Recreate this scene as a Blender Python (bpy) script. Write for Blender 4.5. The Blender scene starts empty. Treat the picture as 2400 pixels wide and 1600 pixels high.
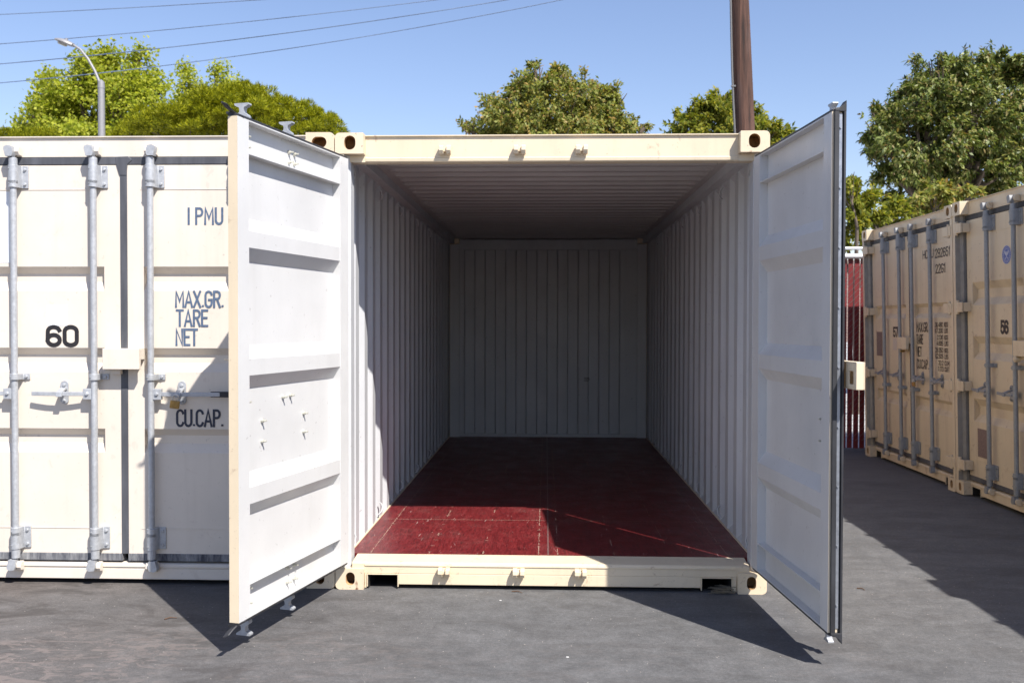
import bpy, bmesh, math, random
import numpy as np
from mathutils import Vector, Matrix

S = bpy.context.scene
COL = S.collection
rnd = random.Random(7)
R = math.radians

# ------------------------------------------------------------------ camera
CAM = np.array([1.1952, -5.297, 1.5118])
YAW, PITCH, ROLL, FPX = 0.0360, 0.0183, 0.0021, 2202.4
_cy, _sy, _cp, _sp = math.cos(YAW), math.sin(YAW), math.cos(PITCH), math.sin(PITCH)
FWD = np.array([-_sy * _cp, _cy * _cp, -_sp])
_r = np.array([_cy, _sy, 0.0])
_u = np.cross(_r, FWD)
RGT = math.cos(ROLL) * _r + math.sin(ROLL) * _u
UPV = -math.sin(ROLL) * _r + math.cos(ROLL) * _u
cd = bpy.data.cameras.new('camera')
cam = bpy.data.objects.new('camera', cd)
COL.objects.link(cam)
cd.sensor_width = 36.0
cd.lens = FPX / 2400 * 36
cd.clip_start, cd.clip_end = 0.05, 2000
cd.dof.use_dof = True
cd.dof.focus_distance = 5.0
cd.dof.aperture_fstop = 5.0
M = Matrix.Identity(4)
for i in range(3):
    M[i][0], M[i][1], M[i][2], M[i][3] = RGT[i], UPV[i], -FWD[i], CAM[i]
cam.matrix_world = M
S.camera = cam

# ------------------------------------------------------------------ sky, sun, exposure
SUN_DIR = Vector((-0.519, 0.685, -1.0)).normalized()          # the way the light travels
SUN_EL = math.asin(-SUN_DIR.z)
SUN_ROT = math.atan2(-SUN_DIR.x, -SUN_DIR.y)
w = bpy.data.worlds.new('World')
S.world = w
w.use_nodes = True
nt = w.node_tree
bg = nt.nodes['Background']
sky = nt.nodes.new('ShaderNodeTexSky')
sky.sky_type = 'NISHITA'
sky.sun_disc = False
sky.sun_elevation = SUN_EL
sky.sun_rotation = SUN_ROT
sky.altitude = 100
sky.air_density = 1.2
sky.dust_density = 0.25
sky.ozone_density = 4.5
tint = nt.nodes.new('ShaderNodeMixRGB')
tint.blend_type = 'MULTIPLY'
tint.inputs[0].default_value = 1
tint.inputs[2].default_value = (1.09, 0.945, 0.97, 1)
nt.links.new(sky.outputs[0], tint.inputs[1])
nt.links.new(tint.outputs[0], bg.inputs[0])
bg.inputs[1].default_value = 0.079
sl = bpy.data.lights.new('sun', 'SUN')
sl.energy = 3.6
sl.angle = R(0.5)
sl.color = (1.0, 0.955, 0.89)
so = bpy.data.objects.new('sun', sl)
COL.objects.link(so)
so.rotation_euler = SUN_DIR.to_track_quat('-Z', 'Y').to_euler()
so.location = (10, -14, 20)
S.view_settings.view_transform = 'Standard'
S.view_settings.look = 'None'
S.view_settings.gamma = 1
S.view_settings.exposure = 1.15
S.cycles.max_bounces = 10
S.cycles.diffuse_bounces = 6
S.cycles.transparent_max_bounces = 8


def at(px, py, depth):
    """the world point seen at a photo position, `depth` metres ahead of the camera"""
    d = FWD + RGT * ((px - 1200) / FPX) - UPV * ((py - 800) / FPX)
    return Vector(CAM + d * depth)


# ------------------------------------------------------------------ materials
def lin(r, g, b):
    f = lambda c: (c / 255) / 12.92 if c <= 10 else ((c / 255 + 0.055) / 1.055) ** 2.4
    return (f(r), f(g), f(b), 1)


class N:
    def __init__(s, name):
        s.m = bpy.data.materials.new(name)
        s.m.use_nodes = True
        s.t = s.m.node_tree
        s.b = s.t.nodes['Principled BSDF']
        s.out = s.t.nodes['Material Output']
        s.tc = s.t.nodes.new('ShaderNodeTexCoord')

    def n(s, kind, **kw):
        x = s.t.nodes.new(kind)
        for k, v in kw.items():
            setattr(x, k, v)
        return x

    def l(s, a, b):
        s.t.links.new(a, b)

    def coord(s, scale=(1, 1, 1), out='Object'):
        mp = s.n('ShaderNodeMapping')
        mp.inputs['Scale'].default_value = scale
        s.l(s.tc.outputs[out], mp.inputs[0])
        return mp.outputs[0]

    def noise(s, scale, detail=4, rough=0.55, sc=(1, 1, 1), dist=0.0):
        x = s.n('ShaderNodeTexNoise')
        x.inputs['Scale'].default_value = scale
        x.inputs['Detail'].default_value = detail
        x.inputs['Roughness'].default_value = rough
        x.inputs['Distortion'].default_value = dist
        s.l(s.coord(sc), x.inputs['Vector'])
        return x.outputs[0]

    def ramp(s, fac, stops):
        x = s.n('ShaderNodeValToRGB')
        e = x.color_ramp.elements
        while len(e) < len(stops):
            e.new(0.5)
        for k, (p, c) in zip(e, stops):
            k.position = p
            k.color = c if len(c) == 4 else (*c, 1)
        s.l(fac, x.inputs[0])
        return x.outputs[0]

    def mix(s, fac, a, b, mode='MIX'):
        x = s.n('ShaderNodeMixRGB', blend_type=mode)
        for inp, v in zip(x.inputs, (fac, a, b)):
            if hasattr(v, 'is_linked') or hasattr(v, 'links'):
                s.l(v, inp)
            else:
                inp.default_value = v if not isinstance(v, tuple) or len(v) == 4 else (*v, 1)
        return x.outputs[0]

    def math(s, op, a, b=0.0):
        x = s.n('ShaderNodeMath', operation=op)
        for inp, v in zip(x.inputs, (a, b)):
            if hasattr(v, 'links'):
                s.l(v, inp)
            else:
                inp.default_value = v
        return x.outputs[0]

    def bump(s, h, strength=0.2, dist=0.01):
        x = s.n('ShaderNodeBump')
        x.inputs['Strength'].default_value = strength
        x.inputs['Distance'].default_value = dist
        s.l(h, x.inputs['Height'])
        s.l(x.outputs[0], s.b.inputs['Normal'])

    def col(s, c):
        if hasattr(c, 'links'):
            s.l(c, s.b.inputs['Base Color'])
        else:
            s.b.inputs['Base Color'].default_value = c if len(c) == 4 else (*c, 1)

    def rough(s, r):
        if hasattr(r, 'links'):
            s.l(r, s.b.inputs['Roughness'])
        else:
            s.b.inputs['Roughness'].default_value = r

    def metal(s, v):
        s.b.inputs['Metallic'].default_value = v


def W1(v):
    return (v, v, v, 1)


def paint(name, c, dirt=(0.30, 0.24, 0.17), dirt_amt=0.25, rust=0.0, rough=0.42, streak=0.18, chips=0.0, dent=0.2):
    """old container paint: faint blotches, vertical run marks, chips and rust where asked"""
    k = N(name)
    c = (*c, 1)
    blot = k.ramp(k.noise(1.7, 6, 0.6), [(0.38, W1(0.94)), (0.66, W1(1.03))])
    base = k.mix(1.0, c, blot, 'MULTIPLY')
    run = k.ramp(k.noise(9, 5, 0.65, (1, 1, 0.06)), [(0.52, W1(0)), (0.80, W1(1))])
    base = k.mix(k.math('MULTIPLY', run, streak), base, (*dirt, 1))
    grime = k.ramp(k.noise(24, 8, 0.72), [(0.60, W1(0)), (0.78, W1(1))])
    base = k.mix(k.math('MULTIPLY', grime, dirt_amt), base, (*dirt, 1))
    if rust:
        rr = k.ramp(k.noise(13, 8, 0.7, dist=0.6), [(0.60, W1(0)), (0.67, W1(1))])
        base = k.mix(k.math('MULTIPLY', rr, rust), base, (0.17, 0.055, 0.02, 1))
    if chips:
        ch = k.ramp(k.noise(38, 6, 0.65), [(0.655, W1(0)), (0.675, W1(1))])
        base = k.mix(k.math('MULTIPLY', ch, chips), base, (0.10, 0.07, 0.05, 1))
    k.col(base)
    k.rough(k.ramp(k.noise(6, 5), [(0.3, W1(rough - 0.07)), (0.7, W1(rough + 0.13))]))
    k.bump(k.noise(2.4, 6, 0.55), dent, 0.012)
    return k.m


def simple(name, c, rough=0.5, metal=0.0, var=0.15, scale=18, bump=0.0):
    k = N(name)
    v = k.ramp(k.noise(scale, 6, 0.65), [(0.3, W1(1 - var)), (0.7, W1(1 + var))])
    k.col(k.mix(1.0, (*c, 1), v, 'MULTIPLY'))
    k.rough(rough)
    k.metal(metal)
    if bump:
        k.bump(k.noise(scale * 3, 5), bump, 0.004)
    return k.m


CREAM_OPEN = paint('cream paint warm', (0.70, 0.585, 0.42), rust=0.35, dirt_amt=0.22, chips=0.25)
CREAM_60 = paint('cream paint pale', (0.69, 0.62, 0.535), dirt_amt=0.16, streak=0.16, rust=0.10, chips=0.25)
CREAM_ROW = paint('cream paint tan', (0.645, 0.53, 0.375), dirt=(0.25, 0.18, 0.11), dirt_amt=0.25, rust=0.35, streak=0.3, chips=0.4)
CAST_OPEN = paint('casting paint', (0.70, 0.58, 0.415), rust=0.9, dirt_amt=0.3, chips=0.5)
RUST = simple('rusty steel', (0.46, 0.28, 0.13), 0.8, 0.0, 0.4, 30, 0.4)
WHITE = paint('white paint', (0.63, 0.625, 0.615), dirt=(0.34, 0.33, 0.30), dirt_amt=0.16, streak=0.12, rough=0.36, chips=0.30, dent=0.3)
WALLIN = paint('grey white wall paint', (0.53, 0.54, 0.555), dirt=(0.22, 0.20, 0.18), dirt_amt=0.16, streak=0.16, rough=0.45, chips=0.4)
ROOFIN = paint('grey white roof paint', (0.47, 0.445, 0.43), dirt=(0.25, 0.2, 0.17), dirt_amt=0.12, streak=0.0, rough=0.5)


def rubber_mat(name, c, worn):
    k = N(name)
    m = k.ramp(k.noise(7, 6, 0.65, (2.4, 1, 0.35)), [(0.40, W1(0)), (0.72, W1(1))])
    k.col(k.mix(k.math('MULTIPLY', m, worn), (*c, 1), (0.21, 0.22, 0.25, 1)))
    k.rough(0.55)
    return k.m


RUBBER = rubber_mat('black rubber', (0.018, 0.018, 0.021), 0.15)
RUBBER_W = rubber_mat('weathered rubber', (0.062, 0.064, 0.074), 0.30)


def sill_rubber():
    k = N('chalky worn rubber')
    m = k.ramp(k.noise(9, 5, 0.7, (2.6, 1, 0.5)), [(0.36, W1(0)), (0.72, W1(0.85))])
    k.col(k.mix(m, (0.035, 0.038, 0.055, 1), (0.42, 0.42, 0.42, 1)))
    k.rough(0.65)
    return k.m


RUBBER_S = sill_rubber()


def galv_mat(name, c, r=0.42, met=0.55):
    k = N(name)
    v = k.ramp(k.noise(60, 5, 0.7), [(0.3, W1(0.82)), (0.7, W1(1.1))])
    v2 = k.ramp(k.noise(5, 5, 0.6), [(0.35, W1(0.9)), (0.7, W1(1.05))])
    k.col(k.mix(1.0, k.mix(1.0, (*c, 1), v, 'MULTIPLY'), v2, 'MULTIPLY'))
    k.rough(k.ramp(k.noise(30, 4), [(0.3, W1(r - 0.08)), (0.7, W1(r + 0.14))]))
    k.metal(met)
    return k.m


GALV = galv_mat('galvanised steel', (0.46, 0.475, 0.50), 0.5, 0.35)
GALV_D = galv_mat('dull galvanised steel', (0.30, 0.31, 0.325), 0.55, 0.35)
STEEL_S = galv_mat('riveted retainer strip', (0.34, 0.36, 0.40), 0.38, 0.7)
BOLT = simple('white bolt heads', (0.55, 0.54, 0.47), 0.4, 0.2, 0.2)
BRASS = simple('tarnished brass', (0.36, 0.235, 0.085), 0.38, 0.75, 0.3, 40)
CHROME = simple('shackle steel', (0.55, 0.55, 0.55), 0.28, 0.9, 0.1)
POCKET_SHADE = simple('pocket shade lining', (0.02, 0.018, 0.016), 0.8, 0, 0.3, 20)  # near-black colour carries the shade inside the fork pockets
GRIP = simple('black grip', (0.012, 0.013, 0.02), 0.45)
INK = simple('slate blue lettering', (0.085, 0.125, 0.20), 0.5, 0, 0.25, 60)
INK_D = simple('navy lettering', (0.02, 0.026, 0.05), 0.5, 0, 0.2, 60)
INK_K = simple('black lettering', (0.018, 0.016, 0.018), 0.45, 0, 0.2)
INK_B = simple('brown black lettering', (0.03, 0.022, 0.02), 0.5, 0, 0.2)
PAPER = simple('white sticker', (0.80, 0.81, 0.82), 0.4, 0, 0.03)
PAPER_T = simple('pale sticker', (0.55, 0.47, 0.40), 0.5, 0, 0.08)
PLATE = simple('dull data plate', (0.20, 0.14, 0.125), 0.5, 0.1, 0.25, 60)
BLUE = simple('blue emblem', (0.075, 0.115, 0.36), 0.45, 0, 0.2, 40)
BLUE_P = simple('pale emblem marks', (0.42, 0.43, 0.52), 0.45, 0, 0.1, 40)


def floor_mat():
    k = N('worn red plywood floor')
    gr = k.noise(9, 7, 0.75, (7, 0.9, 1), 1.1)
    g2 = k.noise(5, 6, 0.65, (1, 1, 1), 0.4)
    c = k.ramp(gr, [(0.33, (0.045, 0.006, 0.007)), (0.50, (0.135, 0.014, 0.016)), (0.68, (0.205, 0.027, 0.028))])
    c = k.mix(k.ramp(g2, [(0.50, W1(0)), (0.80, W1(0.40))]), c, (0.15, 0.062, 0.056, 1))
    k.b.inputs['Specular IOR Level'].default_value = 0.38
    sc = k.ramp(k.noise(42, 3, 0.5, (1, 0.16, 1), 1.2), [(0.69, W1(0)), (0.735, W1(0.7))])
    c = k.mix(sc, c, (0.40, 0.27, 0.25, 1))
    k.col(c)
    k.rough(k.ramp(g2, [(0.3, W1(0.30)), (0.7, W1(0.5))]))
    k.bump(gr, 0.35, 0.004)
    return k.m


FLOOR = floor_mat()
FLOOR_W = simple('bare worn edge', (0.36, 0.23, 0.18), 0.6, 0, 0.3, 60)
FLOOR_S = simple('steel floor seam', (0.26, 0.16, 0.15), 0.4, 0.4, 0.3, 60)


def asphalt_mat():
    k = N('sealed asphalt')
    fine = k.math('ADD', k.math('MULTIPLY', k.noise(170, 3, 0.8), 0.6), k.math('MULTIPLY', k.noise(52, 4, 0.75), 0.4))
    mid = k.noise(9, 8, 0.7)
    blot = k.noise(2.1, 8, 0.68, (0.8, 1.5, 1), 0.6)
    big = k.noise(0.55, 5, 0.6, dist=0.4)
    c = k.ramp(fine, [(0.34, (0.072, 0.072, 0.074)), (0.50, (0.110, 0.110, 0.112)), (0.67, (0.175, 0.175, 0.175))])
    c = k.mix(0.75, c, k.ramp(mid, [(0.30, W1(0.66)), (0.68, W1(1.20))]), 'MULTIPLY')
    c = k.mix(0.8, c, k.ramp(blot, [(0.34, W1(0.80)), (0.66, W1(1.16))]), 'MULTIPLY')
    # brownish, lighter worn seal towards the west side, broken up by noise
    sx = k.n('ShaderNodeSeparateXYZ')
    k.l(k.tc.outputs['Object'], sx.inputs[0])
    west = k.ramp(k.math('MULTIPLY', k.math('ADD', sx.outputs[0], 3.0), 0.26), [(0.30, W1(1)), (1.0, W1(0.10))])
    tan = k.math('MULTIPLY', west, k.ramp(big, [(0.36, W1(0.35)), (0.62, W1(1))]))
    c = k.mix(k.math('MULTIPLY', tan, 0.85), c, k.mix(1.0, c, (0.92, 0.755, 0.655, 1), 'MULTIPLY'))
    # dark oily blotches
    d = k.ramp(k.noise(2.3, 7, 0.72, (0.7, 1.9, 1), 0.9), [(0.50, W1(0)), (0.62, W1(1))])
    c = k.mix(k.math('MULTIPLY', k.math('MULTIPLY', d, k.math('ADD', k.math('MULTIPLY', west, 0.70), 0.22)), 1.0), c, (0.052, 0.046, 0.043, 1))
    # flaking: pale pink-grey broken crust
    sy = k.ramp(k.math('MULTIPLY', k.math('ADD', sx.outputs[1], 2.6), 0.5), [(0.80, W1(1)), (1.0, W1(0))])
    fl = k.ramp(k.noise(11, 8, 0.75, (0.7, 1.5, 1), 1.2), [(0.50, W1(0)), (0.55, W1(1))])
    mask = k.ramp(k.noise(1.1, 5, 0.6), [(0.38, W1(0)), (0.50, W1(1))])
    fl = k.math('MULTIPLY', k.math('MULTIPLY', fl, mask), k.math('MULTIPLY', sy, west))
    c = k.mix(k.math('MULTIPLY', fl, 0.85), c, (0.20, 0.165, 0.15, 1))
    # faint rubbed streaks along the lane
    st = k.ramp(k.noise(7, 6, 0.7, (0.5, 3.2, 1), 0.5), [(0.56, W1(0)), (0.72, W1(0.22))])
    c = k.mix(st, c, k.mix(1.0, c, (1.28, 1.27, 1.25, 1), 'MULTIPLY'))
    cr_ = k.n('ShaderNodeTexVoronoi', feature='DISTANCE_TO_EDGE')
    cr_.inputs['Scale'].default_value = 3.1
    wv = k.n('ShaderNodeVectorMath', operation='ADD')
    k.l(k.coord(), wv.inputs[0])
    nv = k.n('ShaderNodeTexNoise')
    nv.inputs['Scale'].default_value = 4.0
    nv.inputs['Detail'].default_value = 6
    k.l(k.coord(), nv.inputs['Vector'])
    k.l(nv.outputs['Color'], wv.inputs[1])
    k.l(wv.outputs[0], cr_.inputs['Vector'])
    crk = k.math('MULTIPLY', k.math('LESS_THAN', cr_.outputs['Distance'], 0.012), k.ramp(k.noise(0.9, 3), [(0.50, W1(0)), (0.58, W1(1))]))
    c = k.mix(k.math('MULTIPLY', k.math('MULTIPLY', crk, west), 0.7), c, (0.045, 0.040, 0.038, 1))
    # sparse pale grit
    v = k.n('ShaderNodeTexVoronoi')
    v.inputs['Scale'].default_value = 24
    k.l(k.coord(), v.inputs['Vector'])
    grit = k.math('LESS_THAN', v.outputs['Distance'], 0.075)
    pick = k.math('GREATER_THAN', k.noise(33, 1), 0.52)
    c = k.mix(k.math('MULTIPLY', k.math('MULTIPLY', grit, pick), 0.8), c, (0.42, 0.38, 0.33, 1))
    k.col(c)
    k.rough(k.ramp(mid, [(0.3, W1(0.72)), (0.7, W1(0.92))]))
    hh = k.math('ADD', k.math('MULTIPLY', fine, 0.45), mid)
    k.bump(hh, 0.35, 0.006)
    return k.m


ASPHALT = asphalt_mat()


def leaf_mat(name, cols, trans=0.4, rough=0.45):
    k = N(name)
    g = k.n('ShaderNodeNewGeometry')
    n = len(cols)
    c = k.ramp(g.outputs['Random Per Island'], [(i / max(1, n - 1), cc) for i, cc in enumerate(cols)])
    k.col(c)
    k.rough(rough + .1)
    k.b.inputs['Specular IOR Level'].default_value = 0.22
    tr = k.n('ShaderNodeBsdfTranslucent')
    k.l(k.mix(1.0, c, (1.25, 1.25, 0.6, 1), 'MULTIPLY'), tr.inputs[0])
    ms = k.n('ShaderNodeMixShader')
    ms.inputs[0].default_value = trans
    k.l(k.b.outputs[0], ms.inputs[1])
    k.l(tr.outputs[0], ms.inputs[2])
    k.l(ms.outputs[0], k.out.inputs[0])
    return k.m


LEAF_SYC = leaf_mat('sycamore leaves', [(0.16, 0.21, 0.02), (0.29, 0.335, 0.03), (0.41, 0.43, 0.045), (0.50, 0.50, 0.10)], 0.5)
LEAF_POD = leaf_mat('conifer sprays', [(0.09, 0.115, 0.004), (0.20, 0.225, 0.008), (0.32, 0.325, 0.012), (0.44, 0.42, 0.02)], 0.30)
LEAF_OAK = leaf_mat('broad leaves', [(0.06, 0.085, 0.018), (0.16, 0.19, 0.04), (0.27, 0.295, 0.075), (0.38, 0.37, 0.12), (0.40, 0.25, 0.08)], 0.42, 0.36)
LEAF_YEL = leaf_mat('yellow green leaves', [(0.08, 0.11, 0.016), (0.17, 0.20, 0.028), (0.28, 0.29, 0.04), (0.40, 0.34, 0.06)], 0.45, 0.42)
LEAF_DRK = leaf_mat('dark drooping leaves', [(0.025, 0.045, 0.010), (0.085, 0.12, 0.026), (0.20, 0.245, 0.065), (0.38, 0.40, 0.16), (0.20, 0.13, 0.045)], 0.32, 0.30)
BARK = simple('grey brown bark', (0.13, 0.10, 0.075), 0.85, 0, 0.35, 14, 0.5)


def pole_mat():
    k = N('weathered pole timber')
    g = k.noise(16, 8, 0.7, (1, 1, 0.05), 0.3)
    c = k.ramp(g, [(0.32, (0.018, 0.010, 0.008)), (0.5, (0.075, 0.036, 0.025)), (0.68, (0.15, 0.078, 0.054))])
    c = k.mix(k.ramp(k.noise(7, 5, 0.6, (1, 1, 0.12)), [(0.56, W1(0)), (0.78, W1(0.6))]), c, (0.13, 0.105, 0.10, 1))
    k.col(c)
    k.rough(0.9)
    k.bump(g, 0.7, 0.02)
    return k.m


POLE = pole_mat()
CONDUIT = simple('grey conduit', (0.15, 0.15, 0.155), 0.6, 0.2, 0.1)
LAMPGREY = simple('street lamp paint', (0.27, 0.265, 0.27), 0.5, 0.2, 0.08)
LENS = simple('lamp lens', (0.30, 0.29, 0.27), 0.3)
WIRE = simple('cable sheath', (0.12, 0.17, 0.27), 0.6)
SLAT = simple('dark red fence slats', (0.17, 0.024, 0.027), 0.42, 0, 0.12, 6)
RAIL = simple('white fence rail', (0.66, 0.67, 0.68), 0.4, 0.1, 0.06)
CHAIN = simple('chain link wire', (0.24, 0.21, 0.20), 0.5, 0.5, 0.1)
HILL = simple('dry hillside', (0.23, 0.155, 0.125), 0.95, 0, 0.35, 0.35)
CONC = simple('pale yard concrete', (0.48, 0.47, 0.45), 0.85, 0, 0.15, 1.5)
STRAW = simple('dry straw', (0.16, 0.135, 0.095), 0.8, 0, 0.35, 50)
TWIG = simple('brown twig', (0.11, 0.06, 0.035), 0.8, 0, 0.3, 40)
SCRAP = simple('white scrap', (0.68, 0.67, 0.64), 0.7, 0, 0.1)


# ------------------------------------------------------------------ mesh helpers
class MB:
    def __init__(s):
        s.v, s.f, s.m = [], [], []

    def add(s, vs, fs, mi=0):
        b = len(s.v)
        s.v += [tuple(p) for p in vs]
        for i, f in enumerate(fs):
            s.f.append(tuple(b + k for k in f))
            s.m.append(mi[i] if isinstance(mi, (list, tuple)) else mi)

    def box(s, x0, x1, y0, y1, z0, z1, mi=0):
        """mi: one index, or a dict of side -> index ('-x','+x','-y','+y','-z','+z', '*')"""
        x0, x1 = min(x0, x1), max(x0, x1)
        vs = [(x, y, z) for z in (z0, z1) for y in (y0, y1) for x in (x0, x1)]
        fs = [(0, 4, 6, 2), (1, 3, 7, 5), (0, 1, 5, 4), (2, 6, 7, 3), (0, 2, 3, 1), (4, 5, 7, 6)]
        if isinstance(mi, dict):
            mi = [mi.get(k, mi.get('*', 0)) for k in ('-x', '+x', '-y', '+y', '-z', '+z')]
        s.add(vs, fs, mi)

    def cyl(s, p0, p1, r0, r1=None, n=12, mi=0, caps=True):
        r1 = r0 if r1 is None else r1
        p0, p1 = Vector(p0), Vector(p1)
        d = (p1 - p0).normalized()
        a = d.orthogonal().normalized()
        b = d.cross(a)
        vs = []
        for p, r in ((p0, r0), (p1, r1)):
            for i in range(n):
                t = 2 * math.pi * i / n
                vs.append(p + a * (r * math.cos(t)) + b * (r * math.sin(t)))
        fs = [(i, (i + 1) % n, n + (i + 1) % n, n + i) for i in range(n)]
        if caps:
            fs += [tuple(range(n))[::-1], tuple(range(n, 2 * n))]
        s.add(vs, fs, mi)

    def tube(s, pts, r, n=8, mi=0):
        pts = [Vector(p) for p in pts]
        rs = r if isinstance(r, (list, tuple)) else [r] * len(pts)
        vs, fs = [], []
        a = None
        for i, p in enumerate(pts):
            d = (pts[min(i + 1, len(pts) - 1)] - pts[max(i - 1, 0)]).normalized()
            if a is None:
                a = d.orthogonal().normalized()
            a = (a - d * a.dot(d)).normalized()
            b = d.cross(a)
            for k in range(n):
                t = 2 * math.pi * k / n
                vs.append(p + a * (rs[i] * math.cos(t)) + b * (rs[i] * math.sin(t)))
        for i in range(len(pts) - 1):
            for k in range(n):
                fs.append((i * n + k, i * n + (k + 1) % n, (i + 1) * n + (k + 1) % n, (i + 1) * n + k))
        fs += [tuple(range(n))[::-1], tuple(range((len(pts) - 1) * n, len(pts) * n))]
        s.add(vs, fs, mi)

    def prism(s, outline, f0, f1, mi=0):
        """outline: 2-D points; f0/f1 map a 2-D point to the two ends"""
        n = len(outline)
        vs = [f0(*p) for p in outline] + [f1(*p) for p in outline]
        fs = [tuple(range(n))[::-1], tuple(range(n, 2 * n))] + [(i, (i + 1) % n, n + (i + 1) % n, n + i) for i in range(n)]
        s.add(vs, fs, mi)

    def build(s, name, mats, parent=None, smooth=None, bevel=0.0, recalc=True, sx=1):
        me = bpy.data.meshes.new(name)
        vs = s.v if sx == 1 else [(-x, y, z) for x, y, z in s.v]
        me.from_pydata(vs, [], s.f)
        mats = mats if isinstance(mats, (list, tuple)) else [mats]
        for m in mats:
            me.materials.append(m)
        if len(mats) > 1:
            me.polygons.foreach_set('material_index', s.m)
        if recalc:
            bm = bmesh.new()
            bm.from_mesh(me)
            bmesh.ops.recalc_face_normals(bm, faces=bm.faces)
            bm.to_mesh(me)
            bm.free()
        if smooth is not None:
            me.polygons.foreach_set('use_smooth', [True] * len(me.polygons))
            me.set_sharp_from_angle(angle=R(smooth))
        o = bpy.data.objects.new(name, me)
        COL.objects.link(o)
        if parent:
            o.parent = parent
        if bevel:
            b = o.modifiers.new('bevel', 'BEVEL')
            b.width = bevel
            b.segments = 2
            b.limit_method = 'ANGLE'
            b.angle_limit = R(50)
            b.harden_normals = False
        return o


def tag(o, label=None, cat=None, group=None, kind=None):
    for k, v in (('label', label), ('category', cat), ('group', group), ('kind', kind)):
        if v:
            o[k] = v
    return o


def empty(name, loc=(0, 0, 0), mat=None):
    o = bpy.data.objects.new(name, None)
    o.empty_display_size = 0.2
    COL.objects.link(o)
    if mat is not None:
        o.matrix_world = mat
    else:
        o.location = loc
    return o


def inst(src, parent, loc=(0, 0, 0)):
    o = src.copy()
    COL.objects.link(o)
    o.parent = parent
    o.location = loc
    return o


# ------------------------------------------------------------------ stroke lettering
def arc(cx, cy, rx, ry, a0, a1, n=10):
    return [(cx + rx * math.cos(R(a0 + (a1 - a0) * i / n)), cy + ry * math.sin(R(a0 + (a1 - a0) * i / n))) for i in range(n + 1)]


six = [arc(.25, .75, .24, .25, 15, 180) + arc(.25, .28, .25, .28, 180, 540, 20)]
GL = {
    '0': ([arc(.25, .75, .25, .25, 0, 180) + arc(.25, .25, .25, .25, 180, 360) + [(.5, .75)]], .5),
    '1': ([[(.02, .8), (.2, 1), (.2, 0)]], .26),
    '2': ([arc(.25, .76, .24, .24, 170, -25) + [(.0, .0), (.5, .0)]], .5),
    '3': ([arc(.24, .76, .24, .24, 160, -85) + arc(.24, .265, .26, .265, 85, -160)], .5),
    '4': ([[(.38, 0), (.38, 1), (0, .28), (.5, .28)]], .5),
    '5': ([[(.46, 1), (.05, 1), (.03, .52)] + arc(.24, .31, .26, .31, 130, -155, 14)], .5),
    '6': (six, .5),
    '7': ([[(0, 1), (.5, 1), (.16, 0)]], .5),
    '8': ([arc(.25, .76, .22, .24, -90, 270, 18), arc(.25, .27, .25, .27, 90, 450, 18)], .5),
    '9': ([[(.5 - x, 1 - y) for x, y in six[0]]], .5),
    'I': ([[(.05, 0), (.05, 1)]], .1),
    'P': ([[(0.03, 0), (0.03, 1), (.28, 1)] + arc(.28, .76, .22, .24, 90, -90) + [(.03, .52)]], .5),
    'R': ([[(0.03, 0), (0.03, 1), (.28, 1)] + arc(.28, .76, .22, .24, 90, -90) + [(.03, .52)], [(.26, .52), (.5, 0)]], .5),
    'B': ([[(.03, .52), (.28, .52)] + arc(.28, .26, .22, .26, 90, -90) + [(.03, 0), (.03, 1), (.26, 1)] + arc(.26, .76, .2, .24, 90, -90)], .5),
    'M': ([[(0, 0), (0.02, 1), (.3, .35), (.58, 1), (.6, 0)]], .6),
    'U': ([[(0, 1)] + arc(.25, .25, .25, .25, 180, 360) + [(.5, 1)]], .5),
    'A': ([[(0, 0), (.27, 1), (.54, 0)], [(.09, .30), (.45, .30)]], .54),
    'X': ([[(0, 0), (.5, 1)], [(0, 1), (.5, 0)]], .5),
    'C': ([arc(.25, .74, .25, .26, 15, 180) + arc(.25, .26, .25, .26, 180, 345)], .5),
    'G': ([arc(.25, .74, .25, .26, 15, 180) + arc(.25, .26, .25, .26, 180, 360) + [(.5, .46), (.28, .46)]], .5),
    'T': ([[(0, 1), (.5, 1)], [(.25, 1), (.25, 0)]], .5),
    'E': ([[(.46, 1), (.03, 1), (.03, 0), (.46, 0)], [(.03, .52), (.4, .52)]], .46),
    'F': ([[(.46, 1), (.03, 1), (.03, 0)], [(.03, .52), (.4, .52)]], .46),
    'N': ([[(0, 0), (0, 1), (.5, 0), (.5, 1)]], .5),
    'H': ([[(0, 0), (0, 1)], [(.5, 0), (.5, 1)], [(0, .52), (.5, .52)]], .5),
    'Z': ([[(0, 1), (.5, 1), (0, 0), (.5, 0)]], .5),
    'K': ([[(.03, 0), (.03, 1)], [(.5, 1), (.05, .45)], [(.2, .62), (.5, 0)]], .5),
    'L': ([[(.03, 1), (.03, 0), (.45, 0)]], .45),
    'S': ([arc(.25, .76, .24, .24, 15, 270) + arc(.25, .26, .25, .26, 90, -165)], .5),
    '.': ([[(.05, 0), (.05, .12)]], .1),
    ' ': ([], .06),
}


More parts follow.
